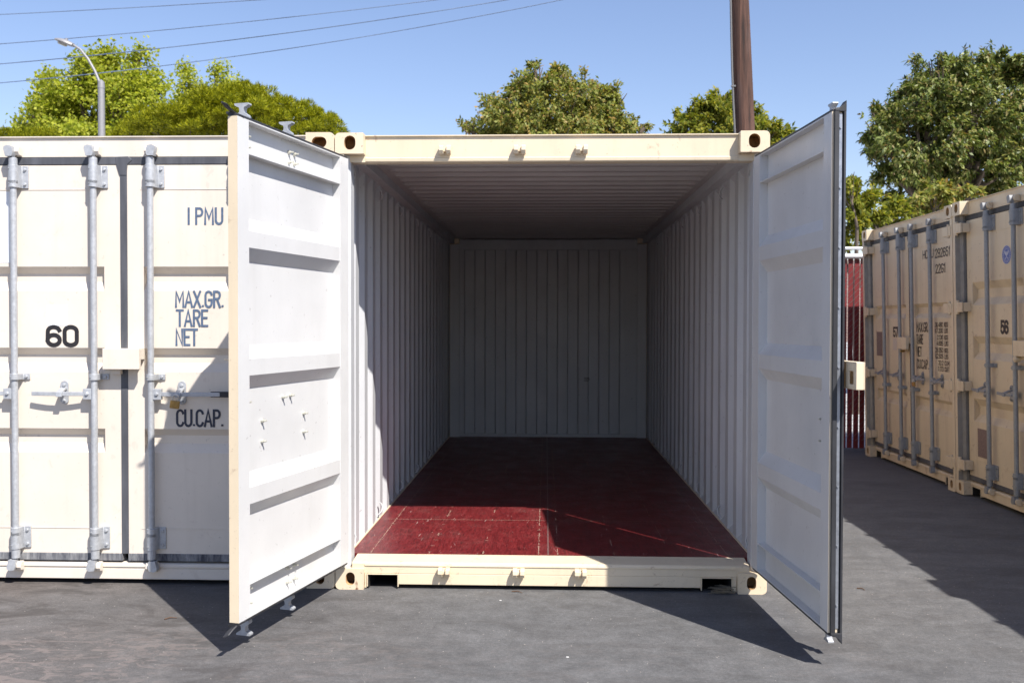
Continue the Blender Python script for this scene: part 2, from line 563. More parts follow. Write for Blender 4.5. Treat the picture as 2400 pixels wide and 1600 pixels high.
def letters(mb, text, x0, x1, z0, z1, hw, y, gap=0.17, th=0.0012, mi=0):
    """flat raised lettering on the plane y, facing -y, fitted into x0..x1 / z0..z1; hw is half the stroke"""
    adv, xs = 0.0, []
    for i, ch in enumerate(text):
        xs.append(adv)
        adv += GL[ch][1] + gap
    adv -= gap
    k = (x1 - x0 - 2 * hw) / adv
    hgt = z1 - z0 - 2 * hw
    for xo, ch in zip(xs, text):
        for line in GL[ch][0]:
            th = th + .0002 if th < .0040 else th - .0026
            p = [Vector((x0 + hw + (xo + a) * k, z0 + hw + b * hgt)) for a, b in line]
            p = [q for i, q in enumerate(p) if i == 0 or (q - p[i - 1]).length > 1e-5]
            closed = (p[0] - p[-1]).length < 1e-4 and len(p) > 3
            if not closed:                                        # square ends
                p[0] = p[0] - (p[1] - p[0]).normalized() * hw * (0.9 if ch != '.' else 0)
                p[-1] = p[-1] + (p[-1] - p[-2]).normalized() * hw * (0.9 if ch != '.' else 0)
            L, Rr = [], []
            for i, q in enumerate(p):
                a = (q - p[i - 1]).normalized() if i else ((p[0] - p[-2]).normalized() if closed else (p[1] - p[0]).normalized())
                b = (p[i + 1] - q).normalized() if i < len(p) - 1 else ((p[1] - p[0]).normalized() if closed else a)
                t = (a + b)
                t = t.normalized() if t.length > 1e-3 else a
                nrm = Vector((-t.y, t.x))
                s = hw / max(0.45, nrm.dot(Vector((-a.y, a.x))))
                L.append(q + nrm * s)
                Rr.append(q - nrm * s)
            n = len(p)
            vs = [(q.x, y - th - 1.2e-5 * i, q.y) for i, q in enumerate(L)] + [(q.x, y - th - 1.2e-5 * i, q.y) for i, q in enumerate(Rr)]
            mb.add(vs, [(i, i + 1, n + i + 1, n + i) for i in range(n - 1)], mi)


# ------------------------------------------------------------------ container pieces
CW, CH, CL = 2.438, 2.591, 6.058


def rrect(x0, x1, z0, z1, rad, n=4):
    """rounded rectangle; rad = (bl, br, tr, tl)"""
    pts = []
    for (cx, cz, a0), rr in zip(((x0, z0, 180), (x1, z0, 270), (x1, z1, 0), (x0, z1, 90)), rad):
        ix = cx + rr if cx == x0 else cx - rr
        iz = cz + rr if cz == z0 else cz - rr
        pts += [(ix + rr * math.cos(R(a0 + 90 * i / n)), iz + rr * math.sin(R(a0 + 90 * i / n))) for i in range(n + 1)]
    return pts


def casting_mb(x0, x1, z0, z1, hx, hz, hw, hh, rad, y0=-0.004, y1=0.17):
    """corner casting: thick block with an oval hole opening into a hollow"""
    mb = MB()
    out = rrect(x0, x1, z0, z1, rad)
    n = len(out)
    # hole points at matching angles
    hole, hr = [], min(hw, hh) / 2
    hp = rrect(hx - hw / 2, hx + hw / 2, hz - hh / 2, hz + hh / 2, (hr * .98,) * 4)
    vs = [(x, y0, z) for x, z in out] + [(x, y0, z) for x, z in hp] + [(x, y0 + 0.032, z) for x, z in hp]
    vs += [(x, y1, z) for x, z in out]
    fs, mi = [], []
    for i in range(n):
        j = (i + 1) % n
        fs.append((i, j, n + j, n + i)); mi.append(0)
        fs.append((n + i, n + j, 2 * n + j, 2 * n + i)); mi.append(1)
        fs.append((i, 3 * n + i, 3 * n + j, j)); mi.append(0)
    fs.append(tuple(range(3 * n, 4 * n))); mi.append(0)
    # hollow behind the hole
    b = len(vs)
    e = 0.012
    inner = rrect(x0 + e, x1 - e, z0 + e, z1 - e, (0.01,) * 4)
    vs += [(x, y0 + 0.032, z) for x, z in inner] + [(x, y1 - 0.04, z) for x, z in inner]
    for i in range(n):
        j = (i + 1) % n
        fs.append((2 * n + i, 2 * n + j, b + j, b + i)); mi.append(1)
        fs.append((b + i, b + j, b + n + j, b + n + i)); mi.append(1)
    fs.append(tuple(range(b + n, b + 2 * n))); mi.append(1)
    mb.add(vs, fs, mi)
    return mb


def corrugated(mb, fixed, axis, a0, a1, z0, z1, lo, hi, period=0.278, mi=0, margin=0.05, sf=.15):
    """corrugated sheet with vertical ribs; axis 'y' = side wall (runs along y, relief in x), 'x' = end wall"""
    prof = [(a0, hi), (a0 + margin, hi)]
    a = a0 + margin
    k = period
    while a + k < a1 - margin:
        prof += [(a + sf * k, lo), (a + .50 * k, lo), (a + (.50 + sf) * k, hi), (a + k, hi)]
        a += k
    prof.append((a1, hi))
    vs = []
    for z in (z0, z1):
        for p, d in prof:
            vs.append((d, p, z) if axis == 'y' else (p, d, z))
    n = len(prof)
    fs = [(i, i + 1, n + i + 1, n + i) for i in range(n - 1)]
    mb.add(vs, fs, mi)
    return prof


def keeper_mb(x, z, y0=0.0):
    """welded cam keeper: a saddle with two blunt lugs"""
    mb = MB()
    mb.box(x - .030, x + .030, -.012, -.001, z - .022, z + .022)
    for sx in (-1, 1):
        o = [(z - .026, -.010), (z - .022, -.040), (z - .004, -.052), (z + .016, -.050), (z + .026, -.040), (z + .028, -.010)]
        c = x + sx * .021
        mb.prism(o, lambda a, b, c=c: (c - .0125, b, a), lambda a, b, c=c: (c + .0125, b, a))
    mb.box(x - .012, x + .012, -.036, -.010, z - .010, z + .012)
    mb.v = [(a, b + y0, c) for a, b, c in mb.v]
    return mb


CAM_OUT = [(-.030, 0), (.030, 0), (.032, .010), (.030, .016), (.012, .028), (.010, .042), (.014, .052), (.030, .058), (.037, .064), (.036, .071),
           (-.036, .071), (-.037, .064), (-.030, .058), (-.014, .052), (-.010, .042), (-.012, .028), (-.030, .016), (-.032, .010)]


def rod_mb(x, z0, z1, y, closed, turn=False):
    mb = MB()
    mb.cyl((x, y, z0), (x, y, z1), .0182, n=16)
    for z, sg in ((z0, -1), (z1, 1)):
        mb.cyl((x, y, z - sg * .135), (x, y, z - sg * .004), .0235, n=16)
        mb.cyl((x, y, z - sg * .150), (x, y, z - sg * .134), .0275, n=16)
        if closed:
            o = [(-.030, 0), (.006, 0), (.012, .014), (.010, .040), (.004, .058), (-.022, .062), (-.038, .054), (-.040, .040), (-.034, .020)]
            y0, y1 = y - .030, y + .008
        else:
            o = CAM_OUT
            pass
        if turn:
            mb.prism([(a * .8, b * .8) for a, b in o], lambda a, b: (x + a, y - .013, z + sg * (b + .002)), lambda a, b: (x + a, y + .013, z + sg * (b + .002)))
        elif closed:
            mb.prism(o, lambda a, b: (x + a, y0, z + sg * (b + .004)), lambda a, b: (x + a, y1, z + sg * (b + .004)))
        else:
            mb.prism(o, lambda a, b: (x - .015, y + a, z + sg * (b + .008)), lambda a, b: (x + .015, y + a, z + sg * (b + .008)))
    return mb


def bracket_mb(x, z0, z1, yf, yr, dx=1, bolts=2):
    """folded plate that clamps a lock rod to the door; plate wing on the +x side"""
    mb = MB()
    r = .0275
    prof = [(x - .034, yf - .001), (x - .034, yf - .007), (x - r, yf - .010), (x - r, yr)]
    prof += [(x - r * math.cos(R(180 * i / 8)), yr - r * math.sin(R(180 * i / 8))) for i in range(1, 8)]
    prof += [(x + r, yr), (x + r + .004, yf - .010), (x + .068, yf - .009), (x + .068, yf - .001)]
    n = len(prof)
    mb.prism(prof, lambda a, b: (a, b, z0), lambda a, b: (a, b, z1))
    for i in range(bolts):
        zc = (z0 + z1) / 2 if bolts == 1 else z0 + .022 + (z1 - z0 - .044) * i / (bolts - 1)
        mb.cyl((x + .050, yf - .008, zc), (x + .050, yf - .019, zc), .0095, .008, 8)
        mb.cyl((x - .012, yr - .024, zc), (x - .012, yr - .0285, zc), .005, .005, 8, 1)
    return mb


def handle_mb(x, z, dirx, yf, yr, length, grip):
    mb = MB()
    mb.box(x + dirx * .014, x + dirx * .062, yr - .012, yr + .016, z - .032, z + .030)
    mb.cyl((x + dirx * .038, yr - .010, z), (x + dirx * .038, yr - .022, z), .012, .008, 12)
    a, b = x + dirx * .055, x + dirx * length
    n = 6
    pts = [(a + (b - a) * i / n, yr - .004 - .012 * math.sin(math.pi * i / n)) for i in range(n + 1)]
    o = [(p[0], p[1] - .005) for p in pts] + [(p[0], p[1] + .005) for p in pts[::-1]]
    mb.prism(o, lambda p, q: (p, q, z - .012), lambda p, q: (p, q, z + .012))
    if grip:
        mb.box(b - dirx * .11, b + dirx * .004, pts[-1][1] - .010, pts[-1][1] + .010, z - .016, z + .016, 1)
    return mb


def catch_mb(x, z, yf, yr):
    """handle retainer: oval back plate with a hooked flap over the lever"""
    mb = MB()
    o = rrect(x - .024, x + .024, z - .062, z + .072, (.022,) * 4)
    mb.prism(o, lambda a, b: (a, yf - .008, b), lambda a, b: (a, yf - .001, b))
    for zz in (z + .048, z - .044):
        mb.cyl((x, yf - .007, zz), (x, yf - .018, zz), .010, .008, 8)
    prof = [(yf - .008, z + .036), (yf - .030, z + .030), (yr - .026, z + .010), (yr - .030, z - .016), (yr - .022, z - .018),
            (yr - .018, z + .004), (yf - .026, z + .018), (yf - .008, z + .022)]
    mb.prism(prof, lambda a, b: (x - .017, a, b), lambda a, b: (x + .017, a, b))
    return mb


def lockbox_mb(x0, x1, z0, z1, yf, dep):
    """open-bottomed steel cover box with a flange on its hinge-side edge"""
    mb = MB()
    t = .004
    mb.box(x0, x1, yf - dep, yf - dep + t, z0, z1)
    mb.box(x0, x1, yf - dep + t, yf - .001, z1 - t, z1)
    mb.box(x0, x0 + t, yf - dep + t, yf - .001, z0, z1 - t)
    mb.box(x1 - t, x1, yf - dep + t, yf - .001, z0 + .055, z1 - t)
    mb.box(x1 - t, x1, yf - dep + t, yf - .055, z0, z0 + .055)
    mb.box(x0 - .022, x0, yf - .012, yf - .001, z0 - .004, z1 + .004)
    mb.box(x0 + .035, x0 + .085, yf - .045, yf - .012, z0 - .030, z0 + .02)
    return mb


def make_door(cont, mir, spec):
    """One door. Local frame: x from hinge edge (0) to free edge (w), inner frame plane y = 0, outer face y = -T, z as the container.
    mir = True for the right-hand door (mirrored in x)."""
    T = spec.get('T', .050)
    w_, z0, z1 = spec['w'], spec['z0'], spec['z1']
    cream, closed = spec['cream'], spec['closed']
    sx = -1 if mir else 1
    sA, sB = spec.get('stile', (.103, .095))
    mb = MB()
    dI = {'*': 1, '-y': 0}
    # stiles: cream outside and on the outer edges, white inside
    mb.box(0, sA, -T, 0, z0, z1, {'*': 1, '-y': 0, '-x': 0, '-z': 0, '+z': 0})
    mb.box(w_ - sB, w_, -T, -.002, z0, z1, {'*': 1, '-y': 0, '+x': 0, '-z': 0, '+z': 0})
    xa, xb = sA, w_ - sB
    # channel flanges, top and bottom
    for za, zb in ((z1 - .006, z1 - .0005), (z1 - .155, z1 - .150), (z0 + .0005, z0 + .006), (z0 + .150, z0 + .155)):
        mb.box(xa + .0005, xb - .0005, -T + .004, -.001, za, zb, 1)
    # pressed panel: outer and inner sheets
    prof = [(z0, 0.0)]
    for zt, s1, fl, s2, dep in sorted(spec['grooves'])[:]:
        zb = zt - s1 - fl - s2
        prof += [(zb, 0), (zb + s2, dep), (zt - s1, dep), (zt, 0)]
    prof.append((z1, 0.0))
    for off, mi in ((0.0, 0), (.0035, 1)):
        inset = .0 if mi else .0
        vs = []
        for z, d in prof:
            y = -T + .0005 + off + d
            vs += [(xa, y, z), (xb, y, z)]
        mb.add(vs, [(2 * i, 2 * i + 1, 2 * i + 3, 2 * i + 2) for i in range(len(prof) - 1)], mi)
        # groove ends close against the stiles
        if mi == 0:
            for i in range(1, len(prof) - 1, 4):
                q = prof[i:i + 4]
                for xx in (xa + .0006, xb - .0006):
                    mb.add([(xx, -T + .0005 + d, z) for z, d in q], [(0, 1, 2, 3)], 0)
    # weld lines across the sheet
    for zz in spec.get('welds', ()):
        mb.box(xa - .02, xb + .02, -T - .0022, -T + .0004, zz - .0018, zz + .0018, 0)
    d = mb.build('door', [cream, WHITE], cont, recalc=False, sx=sx)
    me = d.data
    yf, yr = -T, -T - spec.get('rod_y', .045)

    def sub(m, name, mats, smooth=None, bevel=0.0, mirror=True):
        return m.build(name, mats, d, smooth, bevel, sx=sx if mirror else 1)

    # gasket
    g = MB()
    if closed:
        zb0, zb1 = spec['gz']
        g.box(-.012, w_ + .004, -T + .004, -.004, z1 + .0005, zb1)
        g.box(-.012, w_ + .004, -T - .003, -T + .0035, z1 + .003, zb1 - .002)
        if not mir:
            g.box(w_ + .0005, w_ + .042, -T - .004, -.006, z0 - .002, z1 + .003)
            g.prism([(w_ - .020, z1 + .003), (w_ - .006, z1 - .045), (w_ + .0, z1 - .060), (w_ + .040, z1 - .060), (w_ + .046, z1 + .003), (w_ + .075, z1 + .030), (w_ + .050, z1 + .050), (w_ - .024, z1 + .048)],
                    lambda a, b: (a, -T - .007, b), lambda a, b: (a, -T + .002, b))
        g.box(-.028, -.001, -T + .006, -.004, z0, z1)
        sub(g, 'gasket', [spec['rub']], None, .003)
        g2 = MB()
        g2.box(-.012, w_ + .004, -T - .002, -.004, zb0, z0 - .0005)
        sub(g2, 'lower_gasket', [spec['rub_s']], None, .002)
    else:
        # top and bottom lips
        for zz, sg in ((z1, 1), (z0, -1)):
            g = MB()
            o = [(-.004, zz), (-.004, zz + sg * .012), (-.030, zz + sg * .020), (-.060, zz + sg * .022), (-.062, zz + sg * .016), (-.046, zz)]
            g.prism(o, lambda a, b: (.006, a, b), lambda a, b: (w_ - .002, a, b))
            if mir:                                                # stubby torn corner
                g.prism([(-.0615, zz - sg * .001), (-.0615, zz + sg * .048), (-.050, zz + sg * .030), (-.030, zz + sg * .014), (-.012, zz + sg * .010), (-.010, zz - sg * .001)],
                        lambda a, b: (w_ - .030, a, b), lambda a, b: (w_ + .0145, a, b))
                sub(g, 'gasket', [RUBBER], None, .002)
                continue
            # torn corner flap that curls away
            fl = []
            for i in range(5):
                t = i / 4
                q_ = .55 if mir else 1.0
                fl.append((w_ - .05 + (.085 * t + .008 * t * t) * (.75 if mir else 1), (-.012 if mir else .004) - .030 * t * q_, zz + sg * (.004 + .042 * t * t)))
            vs = []
            for (a, b, cc) in fl:
                vs += [(a, b, cc), (a + .004, b - .026 * q_, cc + sg * .012), (a, b - .004, cc - sg * .006), (a + .006, b - .030 * q_, cc + sg * .005)]
            fs = []
            for i in range(4):
                k = 4 * i
                fs += [(k, k + 1, k + 5, k + 4), (k + 2, k + 3, k + 7, k + 6), (k, k + 2, k + 6, k + 4), (k + 1, k + 3, k + 7, k + 5)]
            fs += [(0, 1, 3, 2), (16, 17, 19, 18)]
            g.add(vs, fs)
            sub(g, 'gasket', [RUBBER], None, .002)
        if mir:
            g = MB()
            g.box(w_ + .0003, w_ + .013, -.031, -.010, z0, z1)
            g.box(w_ - .004, w_ + .014, -.061, -.0505, z0 - .012, z1 + .015)
            g.box(w_ + .0003, w_ + .006, -.0505, -.046, z0, z1)
            sub(g, 'gasket', [RUBBER], None, .002)
        if mir:
            rs = MB()
            rs.box(w_ + .0004, w_ + .005, -.0458, -.0312, z0 + .02, z1 - .01)
            for i in range(9):
                zz = z0 + .12 + i * .26
                rs.cyl((w_ + .004, -.0385, zz), (w_ + .010, -.0385, zz), .006, .004, 8)
            sub(rs, 'retainer_strip', [STEEL_S])
    # lock rods with brackets, handles, catches
    for ri, xr in enumerate(spec['rods']):
        sub(rod_mb(xr, spec['rz'][0], spec['rz'][1], yr, closed, spec.get('cam_turn', False)), 'lock_rod', [spec['galv']], 40, 0)
        bz = spec['rz']
        wing = -1 if mir else 1                                    # wings sit on the viewer's right of every rod
        for a, b, nb in ((bz[1] - .172, bz[1] - .044, 2), (bz[0] + .055, bz[0] + .180, 2), (spec['zmid'] - .017, spec['zmid'] + .017, 1)):
            m = bracket_mb(0, a, b, yf, yr, 1, nb)
            m.v = [(xr + wing * x, y, z) for x, y, z in m.v]
            sub(m, 'rod_bracket', [spec['galv'], GALV_D], 35, .0015)
        hd = -1
        ln = spec['hl'][ri]
        sub(handle_mb(xr, spec['zh'], hd, yf, yr, ln, spec.get('grip') == ri), 'handle', [spec['galv'], GRIP], None, .002)
        sub(catch_mb(xr + hd * spec['hc'], spec['zh'], yf, yr), 'handle_catch', [spec['galv']], None, .0015)
    # lock box
    if 'lockbox' in spec:
        a, b, c, e, dep = spec['lockbox']
        if not closed:
            m = MB()
            if mir:                                                # hollow cover that overhangs the free edge, slot in its back
                t = .005
                m.box(a, b, yf - dep, yf - dep + t, c, e)
                m.box(b - t, b, yf - dep + t, yf - .022, c, e)
                m.box(a, b - t, yf - dep + t, yf - .022, e - t, e)
                m.box(a, b - t, yf - dep + t, yf - .022, c, c + t)
                m.box(w_ + .002, w_ + .040, yf - .026, yf - .021, c + t, e - t)
                m.box(w_ + .085, b - t, yf - .026, yf - .021, c + t, e - t)
                m.box(w_ + .040, w_ + .085, yf - .026, yf - .021, e - .040, e - t)
                m.box(w_ + .040, w_ + .085, yf - .026, yf - .021, c + t, c + .022)
                m.box(a, a + t, yf - dep + t, yf - .001, c, e)
                m.box(a + t, w_ - .02, yf - .022, yf - .001, e - t, e)
            else:                                                  # staple the cover locks onto
                m.box(a, b, yf - dep, yf - .001, e - .006, e)
                m.box(a, b - .02, yf - dep * .8, yf - .001, c, c + .022)
                m.box(a + .004, a + .010, yf - dep * .7, yf - .001, c + .022, e - .006)
            sub(m, 'lock_box' if mir else 'lock_staple', [cream], None, .002)
    if 'lockbox' in spec and closed:
        a, b, c, e, dep = spec['lockbox']
        sub(lockbox_mb(a, b, c, e, yf, dep), 'lock_box', [cream], None, .003)
    # hinges
    for zz in spec['hinge_z']:
        h = MB()
        o = [(-.085, -.008), (-.085, .006), (-.03, .012), (.055, .010), (.078, .003), (.082, -.010), (.078, -.013), (-.03, -.012)]
        hd_ = spec.get('hdy', 0)
        h.prism([(a, b - T - .004 - hd_) for a, b in o], lambda a, b: (a, b, zz - .044), lambda a, b: (a, b, zz + .044))
        h.cyl((-.034, -T - .004 - hd_, zz - .062), (-.034, -T - .004 - hd_, zz + .062), .016, n=12)
        if hd_:
            h.box(.012, .074, -T - hd_ + .004, -T - .0006, zz - .040, zz + .040)
        if closed:
            sub(h, 'hinge', [cream], None, .004)
        else:
            k = MB()
            k.cyl((-.012, -T + .014, zz - .05), (-.012, -T + .014, zz + .05), .014, n=10)
            k.box(-.012, .05, -T - .010, -T - .0006, zz - .042, zz + .042)
            sub(k, 'hinge', [cream], 40)
    # bolts on the inside
    if spec.get('bolts'):
        proto = None
        for (s, z, y) in spec['bolts']:
            if proto is None:
                b = MB()
                b.cyl((0, -.002, 0), (0, .012, 0), .011, .009, 8)
                b.cyl((0, .012, 0), (0, .028, 0), .005, .005, 6)
                proto = b.build('bolt', [BOLT], d)
                proto.location = (sx * s, y, z)
            else:
                inst(proto, d, (sx * s, y, z))
    d['_yf'] = yf
    return d, sx, yf


def container(name, mat, P):
    """whole steel container; local origin at the front bottom left corner, y runs into the box"""
    root = empty(name, mat=mat)
    cr, cast = P['cream'], P.get('cast', P['cream'])
    inn = P.get('inner', WALLIN)
    hole_t, hole_b = P.get('holes', ((.064, .080), (.052, .074)))
    # corner castings: 4 front, 4 back
    for left in (True, False):
        for top in (True, False):
            x0, x1 = (0, .162) if left else (CW - .162, CW)
            za, zb = (CH - .118, CH) if top else (0.0, .118)
            hw, hh = hole_t if top else hole_b
            hx = (.085 if left else CW - .085)
            rad = (.004, .004, .004, .026) if (top and left) else (.004, .004, .026, .004) if top else (.026, .004, .004, .004) if left else (.004, .026, .004, .004)
            casting_mb(x0, x1, za, zb, hx, za + .062, hw, hh, rad).build('corner_casting', [cast, RUST], root)
            mb = MB()
            mb.box(x0, x1, CL - .178, CL + .004, za, zb)
            mb.build('corner_casting', [cr], root, None, .006)
    # posts
    for left in (True, False):
        s = 1 if left else -1
        b = 0 if left else CW
        mb = MB()
        mb.prism([(b + s * .003, 0), (b + s * .050, 0), (b + s * .054, .040), (b + s * .078, .060), (b + s * .078, .1495), (b + s * .003, .1495)],
                 lambda a, q: (a, q, .119), lambda a, q: (a, q, CH - .119), [0, 0, 0, 1, 1, 1, 0, 0])
        mb.build('corner_post', [cr, inn], root)
        mb = MB()
        mb.box(b + s * .003, b + s * .12, CL - .12, CL - .001, .119, CH - .119)
        mb.build('corner_post', [cr], root)
    # header: face plate, top flange and drip lip
    mb = MB()
    YH = P.get('yh', .060)
    lip = [(YH, 2.462), (YH - .006, 2.456), (YH - .004, 2.440), (YH + .003, 2.434), (.135, 2.434)] if P.get('interior') else [(YH, 2.4695), (.135, 2.4695)]
    mb.prism(lip + [ (.135, 2.586), (YH - .012, 2.586), (YH - .012, 2.580), (YH, 2.578)],
             lambda a, b: (.1625, a, b), lambda a, b: (CW - .1625, a, b))
    mb.build('header_beam', [cr], root)
    for xa_ in (.071, CW - .162):                               # the lower lip runs the full width under the castings
        mb = MB()
        mb.box(xa_, xa_ + .091, YH - .004 if P.get('interior') else YH + .002, .135, 2.434 if P.get('interior') else 2.4696, 2.4725)
        mb.build('header_gusset', [cr], root)
    # sill beam with fork pockets
    mb = MB()
    pk = ((.175, .358), (CW - .364, CW - .186))
    YS = P.get('ys', .02)
    dz = 0 if P.get('interior') else -.034
    mb.prism([(YS, .088), (YS, .146 + dz), (YS + .012, .152 + dz), (.178, .163 + dz), (.178, .10), (.07, .088)], lambda a, b: (.090, a, b), lambda a, b: (CW - .090, a, b))
    mb.box(.163, CW - .163, YS - .005, YS + .002, .130 + dz, .141 + dz)
    xs = [.163, pk[0][0], pk[0][1], pk[1][0], pk[1][1], CW - .163]
    for i in (0, 2, 4):
        mb.box(xs[i], xs[i + 1], YS, .07, .026 if i == 2 else .004, .088)
    for a, b in pk:
        for xx, s in ((a, 1), (b, -1)):
            mb.box(xx, xx + s * .006, YS - .006, .25, .012, .0875)
        mb.box(a + .006, b - .006, YS - .006, .25, .081, .0872)
    mb.build('sill_beam', [cr], root, None, .003)
    for a, b in pk:
        mb = MB()
        mb.box(a + .007, a + .011, YS + .004, .60, .003, .080)
        mb.box(b - .011, b - .007, YS + .004, .60, .003, .080)
        mb.box(a + .012, b - .012, .59, .60, .003, .080)
        mb.box(a + .012, b - .012, YS + .03, .589, .0765, .0805)
        mb.box(a + .012, b - .012, YS + .05, .589, .003, .006)
        mb.build('fork_pocket', [POCKET_SHADE], root)  # closed liner added to make the pockets dark; shade is in its colour
    # bottom rails, top rails
    for left in (True, False):
        s, b = (1, 0) if left else (-1, CW)
        mb = MB()
        mb.box(b + s * .006, b + s * .05, .171, CL - .18, .03, .17)
        mb.build('bottom_rail', [cr], root)
        mb = MB()
        mb.box(b + s * .003, b + s * .105, .171, CL - .18, 2.47, 2.56, {'*': 1, '-x': 0, '+z': 0} if left else {'*': 1, '+x': 0, '+z': 0})
        mb.build('top_rail', [cr, inn], root)
        # side wall, two sheets (cream outside, grey-white inside)
        mb = MB()
        lo, hi = (b + s * .007, b + s * .043)
        corrugated(mb, 0, 'y', .150, CL - .12, .165, 2.47, lo, hi, .278, 1, .035)
        corrugated(mb, 0, 'y', .150, CL - .12, .165, 2.47, lo - s * .004, hi - s * .004, .278, 0, .035)
        # sloped foot of each outward rib
        if P.get('interior'):
            a = .150 + .035
            while a + .278 < CL - .16:
                mb.add([(hi, a + .0, .165), (hi, a + .278 * .65, .165), (lo, a + .278 * .5, .215), (lo, a + .278 * .15, .215)], [(0, 1, 2, 3)], 1)
                mb.add([(hi, a + .0, 2.47), (hi, a + .278 * .65, 2.47), (lo, a + .278 * .5, 2.42), (lo, a + .278 * .15, 2.42)], [(0, 1, 2, 3)], 1)
                a += .278
        mb.build('side_wall', [cr, inn], root, recalc=False)
    # end wall
    mb = MB()
    corrugated(mb, 0, 'x', .06, CW - .06, .12, 2.56, CL - .045, CL - .095, .248, 1, .15, .055)
    corrugated(mb, 0, 'x', .06, CW - .06, .12, 2.56, CL - .041, CL - .091, .248, 0, .15, .055)
    if P.get('interior'):
        mb.box(.052, .160, CL - .16, CL - .125, .164, 2.462, 1)
        mb.box(CW - .160, CW - .052, CL - .16, CL - .125, .164, 2.462, 1)
        mb.box(.161, CW - .161, CL - .14, CL - .10, 2.40, 2.515, 1)
        mb.box(.161, CW - .161, CL - .13, CL - .10, .166, .20, 1)
    mb.build('end_wall', [cr, inn], root, recalc=False)
    if P.get('interior'):
        mb = MB()
        for zz, wd in ((.868, .060), (.850, .070), (.832, .055)):
            for q in range(7):
                mb.add([(1.655 + q * wd / 7, CL - .0975, zz), (1.655 + (q + .7) * wd / 7, CL - .0975, zz), (1.655 + (q + .7) * wd / 7, CL - .0975, zz + .010), (1.655 + q * wd / 7, CL - .0975, zz + .010)], [(0, 1, 2, 3)])
        mb.build('stencil_marks', [INK_K], root, recalc=False)
    # roof: ribs run across, dying out before the rails
    mb = MB()
    for off, mi in ((0, 1), (.004, 0)):
        ys = [.12, .20]
        zs = [0, 0]
        y = .20
        while y + .209 < CL - .15:
            ys += [y + .036, y + .104, y + .140, y + .209]
            zs += [1, 1, 0, 0]
            y += .209
        ys.append(CL - .02)
        zs.append(0)
        vs, n = [], len(ys)
        for xx, k in ((.09, 0), (.155, 0), (.195, 1), (CW - .195, 1), (CW - .155, 0), (CW - .09, 0)):
            vs += [(xx, yy, 2.528 + off + .028 * zz * k) for yy, zz in zip(ys, zs)]
        fs = [(j * n + i, j * n + i + 1, (j + 1) * n + i + 1, (j + 1) * n + i) for j in range(5) for i in range(n - 1)]
        mb.add(vs, fs, mi)
    mb.build('roof', [cr, ROOFIN], root, recalc=False)
    if P.get('interior'):
        # plywood floor: five sheets deep, with seams and screw marks
        mb = MB()
        mb.box(.008, CW - .008, .179, CL - .03, .135, .164, 0)
        zt = .1648

        def mark(x, y, lx, ly, mi=1):
            mb.add([(x - lx, y - ly, zt), (x + lx, y - ly, zt), (x + lx, y + ly, zt), (x - lx, y + ly, zt)], [(0, 1, 2, 3)], mi)
        for yy in (1.148, 2.37, 3.59, 4.81):
            x = .06
            while x < CW - .06:
                L_ = rnd.uniform(.05, .16)
                if rnd.random() < .9 or yy < 1.2:
                    mark(x + L_ / 2, yy + rnd.uniform(-.001, .001), L_ / 2, .0028)
                x += L_ + rnd.uniform(0, .012)
        for xx, dens in ((.165, .95), (1.156, .85), (1.268, .5), (.51, .42), (.83, .22), (1.60, .3), (1.93, .35), (2.262, .75)):
            y = .19
            while y < CL - .2:
                L_ = rnd.uniform(.03, .10)
                if rnd.random() < dens:
                    mark(xx + rnd.uniform(-.0015, .0015), y + L_ / 2, rnd.uniform(.0012, .003), L_ / 2)
                y += L_ + rnd.uniform(.0, .03)
            y = .23
            while y < CL - .2:
                mark(xx, y, rnd.uniform(.006, .018), .0026)
                y += .1525 * (2 if dens < .4 else 1)
        mark(1.212, (0.18 + CL - .12) / 2, .004, (CL - .31) / 2, 2)
        mb.build('floor', [FLOOR, FLOOR_W, FLOOR_S], root, recalc=False)
        # lashing rings along the rails
        for s, b in ((1, 0), (-1, CW)):
            for yy in (.22, 1.14, 2.06, 2.98, 3.90, 4.82):
                for zz, up in ((2.44, -1), (.20, 1)):
                    mb = MB()
                    x = b + s * .046
                    pts = [(x, yy - .02, zz), (x + s * .020, yy - .012, zz + up * .020), (x + s * .024, yy + .006, zz + up * .050), (x + s * .012, yy + .016, zz + up * .070), (x, yy + .02, zz + up * .075)]
                    mb.tube(pts, .0055, 6)
                    mb.build('lashing_ring', [inn], root, 60)
    # keepers
    for x in P['keepers']:
        for z, y0 in ((2.497, YH), (.104, P.get('ys', .02))):
            keeper_mb(x, z, y0).build('cam_keeper', [cr], root, None, .003)
    # doors
    doors = []
    for mir, sp in ((False, P['left']), (True, P['right'])):
        d, sx, yf = make_door(root, mir, sp)
        d.location = sp['loc']
        d.rotation_euler = (0, 0, sp['rot'])
        doors.append(d)
    return root, doors


def groove(zt, s1=.062, fl=.076, s2=.062, dep=.044):
    return (zt, s1, fl, s2, dep)


# ------------------------------------------------------------------ ground
gx = [-250, -20, 4.0, 4.92, 11.2, 40, 250]
gz = [0, 0, 0, 0.002, .16, .16, .16]
mb = MB()
gy = [-120, -10, 6.4]
vs = [(x, y, z) for y in gy for x, z in zip(gx, gz)]
n = len(gx)
mb.add(vs, [(j * n + i, j * n + i + 1, (j + 1) * n + i + 1, (j + 1) * n + i) for j in range(len(gy) - 1) for i in range(n - 1)])
tag(mb.build('asphalt_ground', [ASPHALT]), kind='structure')
mb = MB()
mb.add([(x, y, z) for y in (6.4, 400) for x, z in zip(gx, gz)], [(i, i + 1, n + i + 1, n + i) for i in range(n - 1)])
tag(mb.build('yard_ground', [CONC]), kind='structure')

